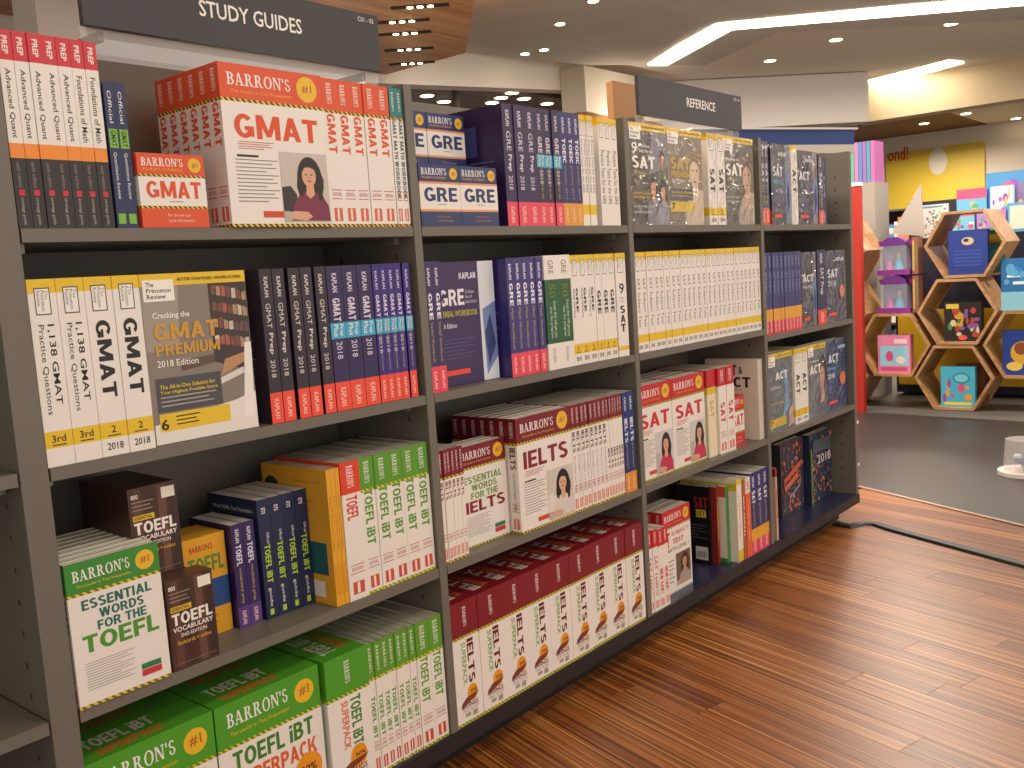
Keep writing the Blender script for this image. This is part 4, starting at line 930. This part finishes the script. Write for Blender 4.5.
run(lambda t: design('pact', princeton, t, 'ACT', None, '7', .281, .2, '2018', True, .05, (.4, .66)), even(2.7245, 2.842, 2), .018, z, B, 'thick white and yellow spine left of the grey portrait cover, third shelf', 'white and yellow spines beside the swirl cover')
D9 = design('cb', lambda: princeton_cover(.045, [('ACT', .1, .6, .7, .72, '#F4EEE6', .05), ('Cracking the', .1, .75, .6, .79, '#F4EEE6', .01)], '', '#57565A', bigface('#C89A80', '#2E2420', '#5E5A70', '#6A7078'), film=True, d=.175))
place(D9, B, (2.8435, .02, z), 'face-out yellow-topped dark portrait cover beside the navy cover', face=True)
D10 = design('kf5', lambda: kaplan_cover(.05, '#223766', [('ACT', .15, .68, .6, .8, '#DCE4F0', .05), ('Prep', .1, .56, .5, .63, '#4FB4DA', .04), ('2018', .1, .46, .4, .53, '#DCE4F0', .03), ('KAPLAN', .6, .86, .9, .91, '#DCE4F0', .03)], None, d=.228, film=True).E('f', .78, .42, .13, .1, mat('#D97A4A', .4)))
place(D10, B, (3.0205, .024, z), 'face-out blue cover with an orange disc at the end of the third shelf', face=True)
# ---- bay 3, base
z = ZD
run(lambda t: design('s1600', barron, t, .243, .16, RD, 'SAT 1600', '#CB2B30', 'SAT 1600', None, ('#EDE4DA', '#E0D2C4'), None, (.28, .68)), even(1.642, 1.6965, 2), .004, z, B, 'white spine with red head and red letters on the base by the upright', 'red-headed spines on the base by the upright')
run(lambda t: design('snew', barron, t, .238, .16, RD, 'NEW SAT', '#CB2B30', 'NEW SAT', None, ('#EDE4DA', '#E0D2C4'), None, (.22, .5)), even(1.697, 1.752, 2), .004, z, B, 'white spine with red head on the base left of the face-out cover', 'red-headed spines on the base by the cover')
sm = [('SUBJECT', .3, .67, .93, .73, '#CB2B30'), ('TEST', .34, .58, .72, .64, '#CB2B30'), ('T', .1, .56, .24, .74, '#CB2B30'), ('MATH LEVEL 1', .12, .5, .92, .545, '#6A645E')]
def subj():
    D = barron(.03, .262, .166, RD, '', RD, 'SAT', None, ('#EDE4DA', '#8A8A5A'), sm); D.items = [i for i in D.items if i[-1] not in ('small_print',)]
    portrait(D, .42, .06, .95, .45, '#6A5A4E', '#3A2420', '#C98E76', '#A89A8E'); D.lines('f', .08, .1, .35, .4, 6, GREYTXT, .25); return D
place(design('subj', subj), B, (1.786, .042, z), 'face-out red-headed cover with a small portrait on the base', face=True)
for k in (1, 2): place(design('subj', subj), B, (1.786, .042+k*.0308, z), 'red-headed book behind the small portrait cover on the base', 'books behind the small portrait cover', face=True)
def blackb():
    D = Design(.013, .264, .125, [(0, 1, paper('#17151A'))]); D.T('b', 'SAT', .55, .72, .95, .86, mat('#B3262A'), bold=.05); D.R('b', .6, .6, .9, .7, mat('#D9C82E'), 'printed_panel'); D.T('b', 'LET', .63, .62, .87, .68, TXT); D.lines('b', .1, .3, .9, .5, 5, mat('#5A565A'), .3)
    D.R('b', .55, .05, .92, .22, mat('#D8D4D0'), 'barcode')
    for i in range(6): D.R('b', .6+.05*i, .08, .62+.05*i, .16, TXT, 'barcode')
    return D
place(design('blk', blackb), B, (2.137, .075, z), 'thin black book showing its back cover and barcode')
def redyel():
    D = Design(.013, .262, .125, [(0, 1, paper('#8A2420'))]); D.T('s', 'WORKBOOK', .25, .3, .75, .8, mat('#D9C82E'), True, .02); return D
place(design('ry', redyel), B, (2.1505, .055, z), 'thin dark red spine beside the black book')
def whitegreen():
    D = Design(.022, .26, .13, [(0, 1, paper('#3C8A4A'))], back=[(0, .06, paper('#3C8A4A')), (.06, .86, paper('#E6DDCC')), (.86, 1, paper('#C2562E'))]); D.lines('b', .12, .15, .8, .78, 12, mat('#8A8276'), .25); return D
place(design('wg', whitegreen), B, (2.178, .036, z), 'green spine with cream back cover left of the tall white and yellow book')
def yw():
    D = Design(.036, .281, .21, [(0, .14, paper('#DDBE2A')), (.14, .93, paper('#E8DFD0')), (.93, 1, paper('#DDBE2A'))], back=[(0, .86, paper('#E8DFD0')), (.86, .95, paper('#DDBE2A')), (.95, 1, paper('#E8DFD0'))]); D.T('b', 'Cracking the practice exams', .2, .895, .9, .92, TXT, bold=0); D.T('s', 'practice tests', .3, .3, .6, .8, GREYTXT, True, 0); return D
place(design('yw', yw), B, (2.2015, .007, z), 'tall white and yellow book with long top edge on the base')
place(design('or1', lambda: Design(.02, .27, .2, [(0, 1, paper('#B0563A'))]).T('s', 'SAT MATH', .3, .3, .7, .8, WTXT, True)), B, (2.2395, .006, z), 'thin rust brown spine beside the tall white and yellow book')
place(design('or2', lambda: Design(.035, .275, .2, [(0, .8, paper('#DE6432')), (.8, 1, paper('#E6D6C4'))]).T('s', 'SAT', .3, .84, .7, .95, REDTXT, True).T('s', 'reading test', .35, .2, .65, .7, mat('#F0B080'), True)), B, (2.2605, .004, z), 'orange spine with cream head left of the blue spines')
run(lambda t: design('ksb', kaplan, t, '#2C2A6A', 'SAT', '#E04460', None, .281, .206, '#ECE8F4', 'premier', '#DFA12C', (.62, .78)), even(2.2965, 2.4355, 3), .004, z, B, 'blue-violet spine with amber band and pink foot on the base', 'blue-violet spines on the base', dy=.002)
# ---- bay 4, base
place(design('wr', lambda: Design(.014, .262, .2, [(0, .88, paper('#C9A890')), (.88, 1, paper('#8A2420'))], front=[(0, 1, paper('#8A3426'))]).R('s', .3, .3, .7, .7, REDTXT)), B, (2.492, .004, z), 'thin tan spine alone by the upright on the navy base')
def collage(seed, t, h, d, words, base):
    rnd = random.Random(seed); D = Design(t, h, d, [(0, 1, paper(base))]).R('f', .01, .01, .99, .99, mat(base, .4), 'cover_picture')
    cols = ('#A8543C', '#5A4A5E', '#C4684A', '#3E4A66', '#8A3A34', '#6E7A86', '#B98A5A', '#41506A', '#D0745A', '#5E3A34')
    for i in range(170):
        u, v = rnd.uniform(.05, .95), rnd.uniform(.04, .96); r = rnd.uniform(.015, .05)
        D.E('f', u, v, r, r*d/h, mat(rnd.choice(cols), .4), n=rnd.choice((4, 6, 10)))
    for q in words: D.T('f', q[0], *q[1:5], mat(q[5], .4), bold=.04)
    return D
Dc1 = design('col1', lambda: collage(3, .03, .285, .212, [], '#3A3540').P('f', [(.1, .44), (.88, .62), (.88, .7), (.1, .52)], mat('#C9583A', .4), 'printed_shape').P('f', [(.12, .33), (.7, .46), (.7, .54), (.12, .41)], mat('#D0654A', .4), 'printed_shape').P('f', [(.3, .2), (.8, .34), (.8, .37), (.3, .24)], mat('#8E96A0', .4), 'printed_shape'))
place(Dc1, B, (2.782, .115, z), 'large dark picture book with slanting rust red bands on the navy base', face=True)
Dc2 = design('col2', lambda: collage(9, .03, .285, .226, [('2018', .3, .55, .9, .68, '#C4C8D0')], '#22304A').P('f', [(0, 0), (.06, 0), (.06, .8), (0, .8)], mat('#4A8A3A', .4)).R('f', .1, .72, .95, .9, mat('#4A5660', .4), 'printed_panel'))
place(Dc2, B, (3.006, .092, z), 'large blue picture book with grey panel at the end of the base', face=True)
# ---- bay 0, left of the post
place(design('ob', lambda: Design(.03, .11, .15, [(0, 1, paper('#D08A2A'))]).T('s', 'A', .3, .4, .7, .7, TXT)), B, (-.155, .02, .1093), 'orange book low on the base left of the wide post')

# ================================================================ KIDS' DEPARTMENT ON THE RIGHT
R_HEX = .252
def hexcell(y, zc, label, x=6.1, dep=.38, rz=0):
    r = empty('hexagon_shelf', (x, y, zc-R_HEX*math.sqrt(3)/2), rz); tag(r, label, 'shelf', 'honeycomb shelf cells')
    h0 = R_HEX*math.sqrt(3)/2; ri = R_HEX-.022; oy = lambda R, k: (R*math.cos(math.pi/3*k), h0+R*math.sin(math.pi/3*k))
    for k in range(6):
        b = MB(); (a0, b0), (a1, b1), (c1, d1), (c0, d0) = oy(R_HEX-.001, k), oy(R_HEX-.001, k+1), oy(ri, k+1), oy(ri, k)
        f = [(0, -a0, b0), (0, -a1, b1), (0, -c1, d1), (0, -c0, d0)]; g = [(dep, p[1], p[2]) for p in f]
        n = len(b.v); b.v += f+g
        for q in ((0, 1, 2, 3), (7, 6, 5, 4), (0, 4, 5, 1), (1, 5, 6, 2), (2, 6, 7, 3), (3, 7, 4, 0)): b.f.append(tuple(n+i for i in q)); b.mi.append(b.m(HEXWOOD))
        b.obj('wood_panel', r)
    return zc-R_HEX*math.sqrt(3)/2+.022*math.sqrt(3)/2
HH = R_HEX*math.sqrt(3)
PZ = .014
zb3 = hexcell(.39, PZ+HH/2+.002, 'hexagonal wooden shelf cell on the platform holding a sky blue box')
zb2 = hexcell(.365, PZ+HH*1.5+.006, 'hexagonal wooden shelf cell, middle of the column, holding a dark box')
zb1 = hexcell(.315, PZ+HH*2.5+.010, 'hexagonal wooden shelf cell, top of the column, holding a deep blue box')
zbl = hexcell(.365+R_HEX*1.5+.04, PZ+HH*1.0+.004, 'hexagonal wooden shelf cell holding a pink box below purple toy boxes')
zbr = hexcell(.345-R_HEX*1.5-.01, PZ+HH*1.0+.004, 'hexagonal wooden shelf cell holding a royal blue and gold box')
hexcell(.365+R_HEX*3+.085, PZ+HH*2.5+.010, 'hexagonal wooden shelf cell partly behind the red panel, top')
hexcell(.365+R_HEX*3+.085, PZ+HH*1.5+.006, 'hexagonal wooden shelf cell partly behind the red panel, middle')
hexcell(.365+R_HEX*3+.085, PZ+HH*.5+.002, 'hexagonal wooden shelf cell partly behind the red panel, bottom')
# platform
pa, pb_ = un(862, 396, 2, 0), un(1024, 424, 2, 0)
b = MB(); b.prism([(5.72, -.9), (8.4, -.9), (8.4, 2.6), (6.3, 2.6), (5.95, 1.2), (5.85, .5)], .003, PZ-.001, mat('#5A5552', .6)); o = b.obj('display_platform'); tag(o, 'low grey platform below the honeycomb shelves', 'platform')
def toybox(x, y, z_, w_, h, d, base, art, label, name='toy_box', cat='toy box', words=(), rz=0):
    D = Design(d, h, w_, [(0, 1, paper(base))], solid=True, cover='carton')
    for q in art:
        if q[0] == 'E': D.E('f', *q[1:5], mat(q[5], .35), 'printed_shape')
        else: D.R('f', *q[1:5], mat(q[5], .35), 'printed_panel')
    for q in words: D.T('f', q[0], *q[1:5], mat(q[5], .35), bold=.04)
    D.build()
    # front faces the camera side (-X): turn so that the cover (+x local) points to -X
    r = place(D, name, (x+d, y-w_/2+w_, z_), label, cat=cat, rz=math.pi+rz)
    return r
rnd = random.Random(5)
def spots(cols, n, a=.1, bq=.9, c0=.1, c1=.9, r0=.04, r1=.12):
    return [('E', rnd.uniform(a, bq), rnd.uniform(c0, c1), rnd.uniform(r0, r1), rnd.uniform(r0, r1), rnd.choice(cols)) for _ in range(n)]
X0 = 6.13
toybox(X0, .37, zb3, .215, .27, .05, '#4FB6D2', spots(('#D95A8A', '#E8A03C', '#3FA06A', '#8A5AB0'), 9, c1=.6)+[('E', .6, .72, .25, .14, '#2F8FA8'), ('E', .6, .72, .2, .1, '#7AD0E0'), ('R', .1, .05, .9, .12, '#E8D24A')], 'sky blue box with round bright badges in the lowest hexagon')
toybox(X0+.1, .31, zb3, .2, .28, .05, '#6E3E22', [('R', .1, .1, .9, .9, '#7E4A2A')], 'brown box behind the sky blue one in the lowest hexagon')
toybox(X0, .335, zb2, .23, .26, .06, '#2A2622', spots(('#C9A23A', '#4E8A4A', '#B0483A', '#8A5AA0', '#D8C8A0'), 26, c0=.15, c1=.8)+[('E', .5, .1, .12, .07, '#D9584A'), ('R', .05, .84, .4, .96, '#D9C04A')], 'dark box with busy multicoloured print in the middle hexagon')
toybox(X0, .30, zb1, .24, .29, .05, '#2B3E8A', [('E', .5, .75, .16, .09, '#C9B48A'), ('E', .46, .77, .07, .04, '#2B3456')]+[('R', .15, .2+.08*i, .85, .23+.08*i, '#3E55A4') for i in range(5)], 'deep blue box with pale round emblem in the top hexagon')
toybox(X0+.12, .17, zb1, .12, .28, .05, '#3E7A70', [('R', .1, .7, .9, .9, '#C9A43C'), ('E', .5, .4, .3, .15, '#2FA0A8')], 'teal and gold box behind the deep blue box')
yl = .365+R_HEX*1.5+.04
toybox(X0, yl-.0, zbl, .22, .265, .07, '#E88AB0', [('R', .06, .2, .94, .72, '#9AD4E8'), ('E', .36, .45, .12, .14, '#D9508A'), ('E', .7, .35, .14, .1, '#F2E6DA'), ('R', .1, .06, .9, .16, '#D9508A'), ('R', .5, .78, .9, .9, '#F4D8E4')], 'pink box with light blue panel in the left hexagon')
yr = .345-R_HEX*1.5-.01
toybox(X0, yr+.02, zbr, .24, .29, .05, '#24408E', [('E', .5, .5, .3, .26, '#D8A83C'), ('E', .45, .6, .16, .14, '#8A4A2A'), ('E', .3, .2, .2, .1, '#E8C860'), ('E', .75, .78, .1, .06, '#C8D4F0')], 'royal blue box with large gold shape in the right hexagon')
ztl = PZ+HH*1.5+.005; ztr = ztl
def domebox(y, z_, label):
    """toy in a purple window box with a rounded crest"""
    r = empty('toy_window_box', (X0, y, z_)); tag(r, label, 'toy box', 'purple toy window boxes')
    pu = paper('#6A2A86')
    b = MB(); b.box((0, -.11, 0), (.12, .11, .035), paper('#8A2E8E')); b.obj('box_base', r)
    b = MB(); b.box((.10, -.1, .036), (.12, .1, .2), pu); b.obj('back_card', r)
    b = MB(); b.prism([(.085*math.cos(a), .06*math.sin(a)+.2) for a in [math.pi*i/12 for i in range(13)]], 0, .10, pu)
    me = b.mesh('crest'); me.transform(Matrix(((0, 0, 1, 0), (1, 0, 0, 0), (0, 1, 0, 0), (0, 0, 0, 1)))); o = bpy.data.objects.new('crest', me); COL.objects.link(o); o.parent = r
    b = MB(); b.box((.0, -.088, .036), (.098, .088, .199), glass('window_film', '#DCE8F4', .05, .25)); b.obj('window', r)
    b = MB(); b.cyl((.06, -.02), .035, .036, .12, mat('#4FB0D8', .4), 14, .015); b.cyl((.06, -.02), .016, .12, .15, mat('#E0B8A0', .5), 12, .012); b.cyl((.06, .04), .028, .036, .10, mat('#C860A0', .4), 14, .012); b.obj('doll', r)
    for s in (-1, 1):
        b = MB(); b.cyl((.06, s*.098), .012, .2, .235, paper('#B0408E'), 10, .02); b.obj('finial', r)
domebox(yl-.005, ztl, 'purple window box with a doll, standing on the left hexagon'); domebox(yl-.005, ztl+.262, 'purple window box with a doll, on top of the other purple box')
for k in range(2): toybox(X0+.01, yl-.1475, ztl+.262*k, .04, .25, .1, '#8A5A4A', [('R', .1, .1, .4, .9, '#C9A04A'), ('R', .55, .2, .9, .8, '#6A7A5A')], 'narrow brown box beside the %s purple window box' % ('lower', 'upper')[k])
toybox(X0, yr+.03, ztr, .23, .33, .05, '#2A6EA8', [('R', 0, 0, 1, .36, '#8AC8DC'), ('R', .15, .64, .5, .69, '#E4F0F6'), ('R', .3, .5, .85, .56, '#E4F0F6')]+spots(('#5AA8D0', '#3A86C0', '#A8DCEC'), 12, c0=.5), 'light blue box with two pale bars standing on the right hexagon')
# navy display stand with toys behind the honeycomb
r = empty('display_stand', (6.75, .35, .036)); tag(r, 'dark navy display stand with sloping grey sides behind the honeycomb', 'display stand')
NAVY = mat('#1B1E30', .5)
b = MB(); b.box((0, -1.0, 0), (.5, .62, 1.14), NAVY); b.obj('body', r)
b = MB(); b.box((.34, -1.0, 1.141), (.36, .62, 1.42), NAVY); b.obj('back_board', r)
tri = [un(921, 184, 0, 6.73), un(924, 236, 0, 6.73), un(892, 234, 0, 6.73)]
b = MB(); sg = mat('#B4AFA8', .6); pts = [(p.y-.35, p.z-.036) for p in tri]
b.v += [(-.03, *p) for p in pts]+[(-.012, *p) for p in pts]
for q in ((0, 1, 2), (5, 4, 3), (0, 3, 4, 1), (1, 4, 5, 2), (2, 5, 3, 0)): b.f.append(q); b.mi.append(b.m(sg))
b.obj('side_panel', r)
b = MB(); b.box((-.012, -1.0, .06), (-.001, .6, .62), mat('#D8AE20', .5)); b.obj('yellow_panel', r)
ZT = .036+1.1415
pk = ('#E0608E', '#4FB4D8', '#8A5AC0', '#F0C060', '#E8E0EA', '#58B080')
toybox(6.83, .71, ZT, .2, .24, .02, '#E6E2DC', spots(('#C94A5A', '#4A8AC0', '#D8A83C', '#6AA85A', '#8A5AA0'), 34, c1=.85, r0=.025, r1=.05)+[('R', .08, .9, .8, .96, '#6AA0A8')], 'white sticker sheet with small coloured shapes on the navy stand')
toybox(6.80, .51, ZT, .17, .17, .06, '#7FC4DC', [('R', 0, .8, 1, 1, '#E0608E')]+spots(pk, 10, c1=.7), 'light blue box with pink top on the navy stand')
toybox(6.80, .315, ZT, .19, .16, .06, '#B58ACB', spots(pk, 12), 'lilac box with pastel print beside the pink-topped box')
toybox(6.90, .47, ZT+.001, .2, .33, .05, '#6FB8DA', [('R', 0, .78, 1, 1, '#E05A86')]+spots(pk, 10, c1=.7), 'tall light blue box with pink top behind the lilac box')
toybox(6.90, .27, ZT+.001, .15, .33, .05, '#C8D8E4', spots(pk, 12), 'tall pale box with pastel print on the navy stand')
toybox(6.97, .20, ZT+.001, .38, .43, .05, '#4E96CC', [('R', .25, .3, .75, .8, '#8A7AA8')]+spots(pk, 14), 'large blue boxed set standing at the back of the navy stand')
toybox(6.80, .08, ZT, .26, .2, .06, '#5AA6D6', [('R', .05, .1, .5, .9, '#E6DCC8')]+spots(pk, 8, a=.55), 'blue box with cream window at the end of the navy stand')
toybox(6.80, -.2, ZT, .26, .24, .06, '#4F88C4', spots(pk, 12), 'blue patterned box at the far end of the navy stand')
# tall red panel with white cap beside the carpet
c = un(862, 300, 0, 5.9); tz = un(862, 186, 0, 5.9).z
r = empty('red_panel', (5.9, c.y, .0035)); tag(r, 'tall red panel stand with a white cap behind the end of the shelving', 'panel stand')
b = MB(); b.box((0, 0, 0), (.05, .12, tz), mat('#B02A1C', .5)); b.obj('panel', r)
b = MB(); b.box((-.004, -.004, tz+.0005), (.054, .124, tz+.025), mat('#E4E0DA', .5)); b.obj('cap', r)
# shelf talkers on the end panel
for zz in (.40, .22):
    b = MB(); b.box((3.2808, .004, zz), (3.31, .03, zz+.012), mat('#E8E6E0', .5)); tag(b.obj('price_clip'), 'small white price clip on the outside of the end panel', 'price clip', 'white price clips')
# blue fascia of a counter behind the last bay
z1 = 1.755; p, q = un(690, 130, 2, z1), un(854, 130, 2, z1)
z0 = z1-.075
dirn = Vector((q.x-p.x, q.y-p.y, 0)).normalized(); nrm = Vector((-dirn.y, dirn.x, 0))
r = empty('blue_fascia_counter', (0, 0, 0)); tag(r, 'bright blue fascia with white ledge behind the last shelf bay', 'counter')
pts = lambda o0, o1, e=0: [tuple(v)[:2] for v in (p+nrm*o0, q+dirn*e+nrm*o0, q+dirn*e+nrm*o1, p+nrm*o1)]
b = MB(); b.prism(pts(0, .05), z0, z1, mat('#1F3F86', .35)); b.obj('fascia', r)
b = MB(); b.prism(pts(-.02, .4, .01), z1+.0005, z1+.01, mat('#E8E4DC', .5)); b.obj('top_ledge', r)
b = MB(); b.prism(pts(-.004, .05), z0-.045, z0-.0005, mat('#D8D0C4', .5)); b.obj('lower_trim', r)
b = MB(); b.prism(pts(.06, .35, -.03), .0035, z0-.046, mat('#7A756E', .6)); b.obj('body', r)
# far clutter: colourful bookcases and the yellow poster wall
r = empty('yellow_poster', (14.58, 0, 0)); tag(r, 'wide yellow poster with red script and pale oval badge on the far wall', 'poster')
w0, w1 = un(886, 146, 0, 14.58), un(985, 158, 0, 14.58)
b = MB(); b.box((-.02, w1.y, 1.3), (0, w0.y, w0.z-.12), mat('#E3C43C', .5)); b.obj('poster_sheet', r)
vv, ff = text_geo('ond!', .05); cpos = un(888, 162, 0, 14.55); b = MB(); b.add([(-.03, cpos.y-.30*x, cpos.z+.0+.2*z_) for x, z_ in vv], ff, mat('#C8302A', .5)); b.obj('lettering', r)
e_ = un(938, 160, 0, 14.55); b = MB(); b.poly([(-.03, e_.y+.13*math.cos(2*math.pi*i/20), e_.z-.02+.2*math.sin(2*math.pi*i/20)) for i in range(20)], mat('#E8DFC8', .5)); b.obj('badge', r)
def bookcase(x, y0, y1, h, label, cols, rows=4):
    r = empty('low_bookcase', (x, (y0+y1)/2, .0035)); tag(r, label, 'bookcase'); W = y1-y0
    b = MB(); b.box((.3, -W/2, 0), (.32, W/2, h), mat('#3A3432', .6)); b.obj('back_panel', r)
    for s in (-1, 1):
        b = MB(); b.box((0, s*W/2-.012, 0), (.299, s*W/2+.012, h), mat('#4A4440', .6)); b.obj('side_panel', r)
    for k in range(rows+1):
        b = MB(); b.box((0, -W/2+.013, h*k/rows-(.02 if k else 0)), (.299, W/2-.013, h*k/rows+(0 if k else .02)), mat('#4A4440', .6)); b.obj('shelf_board', r)
    return r, W
rc = random.Random(11)
def fill(x, y0, y1, h, rows, cols, label, grp):
    for k in range(rows):
        zz = .0035+h*k/rows+(.0205 if k == 0 else .0005); y = y0+.03
        while y < y1-.09:
            t = rc.uniform(.035, .07); hh = h/rows*rc.uniform(.6, .82)
            b = MB(); b.box((0, 0, 0), (.16, t-.003, hh), paper(rc.choice(cols))); b.box((-.001, .004, hh*.6), (0, t-.008, hh*.85), mat(rc.choice(cols), .4))
            o = b.obj('childrens_book', loc=(x+.02, y, zz)); tag(o, label, 'book', grp); y += t
CC = ('#C9486A', '#4A86B8', '#D8A83C', '#6A9A58', '#8A5AA0', '#D87A4A', '#E0D8CC', '#3A3A4A')
bookcase(9.2, 1.3, 2.6, 1.5, 'dark low bookcase of bright spines between the red panel and the navy stand', CC); fill(9.2, 1.3, 2.6, 1.5, 4, CC, 'bright picture book spine in the dark bookcase beyond the honeycomb', 'picture books in the far bookcase')
bookcase(10.4, -.2, 1.2, 1.62, 'dark bookcase with bright spines below the yellow poster', CC); fill(10.4, -.2, 1.2, 1.62, 4, CC, 'bright picture book spine in the dark bookcase below the yellow poster', 'picture books below the poster')
# leaning pink and teal magazines on a grey rack behind the red panel
r = empty('magazine_rack', (6.6, 1.055, PZ)); tag(r, 'grey rack of leaning magazines behind the red panel', 'rack')
b = MB(); b.box((0, 0, 0), (.3, .3, 1.6), mat('#A29C94', .6)); b.obj('rack_body', r)
for i, h in enumerate(('#C06AB0', '#4AA0A8', '#9A6AC0', '#5A86C0', '#D880B8', '#6AB0A0')):
    b = MB(); b.box((0, 0, 0), (.2, .026, .3), paper(h)); o = b.obj('magazine', loc=(6.62, 1.06+.03*i, PZ+1.6003)); tag(o, 'thin magazine in pink, violet or teal standing on the grey rack', 'magazine', 'magazines on the grey rack')
# tall wooden crate seen above the second upright
r = empty('wooden_crate', (2.5, .9, .0)); 
p = un(610, 130, 1, .52); q = un(640, 122, 1, .52); t_ = un(616, 83, 1, .52)
r.location = (p.x, .50, .10); tag(r, 'plain brown wooden back board rising behind the reference sign', 'board')
b = MB(); b.prism([(0, 0), (q.x-p.x, 0), (q.x-p.x+.02, .04), (.02, .04)], .0005, t_.z-.10, mat('#A87848', .6)); b.obj('board', r)
# a thin pole under the wooden ceiling
c = un(455, 90, 1, 4.5); b = MB(); b.cyl((c.x, c.y), .035, .0, 2.99, mat('#5A4C40', .5), 12); tag(b.obj('slim_pole'), 'slim dark pole standing beyond the navy flash card boxes', 'pole')
# clear tub on a white tray by the carpet
c = un(1016, 474, 2, 0); r = empty('clear_tub', (c.x, c.y, .0035)); tag(r, 'clear plastic tub of coloured pieces on a white tray', 'tub')
b = MB(); b.cyl((0, -.04), .12, 0, .02, mat('#E6DED2', .5), 24); b.obj('tray', r)
b = MB(); b.cyl((0, -.04), .095, .021, .17, glass('tub_plastic', '#F0ECE8', .08, .3), 24, .085); b.obj('tub', r)
for i in range(12):
    a = rc.uniform(0, 6.28); rr_ = rc.uniform(0, .055); b = MB(); zz = .024+.022*(i//3); b.box((rr_*math.cos(a)-.016, -.04+rr_*math.sin(a)-.016, zz), (rr_*math.cos(a)+.016, -.04+rr_*math.sin(a)+.016, zz+.02), mat(rc.choice(('#3A8A6A', '#C85A4A', '#E6E0D4', '#4A8AC0')), .4)); b.obj('piece', r)
# black cable cover across the planks
pts = [un(*q, 2, .006) for q in ((836, 523), (850, 526), (862, 523), (875, 523), (890, 528), (910, 533.5), (960, 547), (1010, 560.5), (1060, 574), (1160, 602), (1300, 643))]
b = MB(); prof = [(-.027, 0), (-.018, .009), (.018, .009), (.027, 0)]
rings = []
for i, p in enumerate(pts):
    d_ = (pts[min(i+1, len(pts)-1)]-pts[max(i-1, 0)]).normalized(); n_ = Vector((-d_.y, d_.x, 0))
    rings.append([(p.x+n_.x*a, p.y+n_.y*a, .0006+h) for a, h in prof])
CB = mat('#23262A', .45)
for i in range(len(rings)-1):
    for k in range(4): b.quad(rings[i][k], rings[i+1][k], rings[i+1][(k+1) % 4], rings[i][(k+1) % 4], CB)
b.poly(rings[0], CB); b.poly(rings[-1][::-1], CB)
tag(b.obj('cable_cover'), 'flat black cable cover running across the wooden planks', 'cable cover')
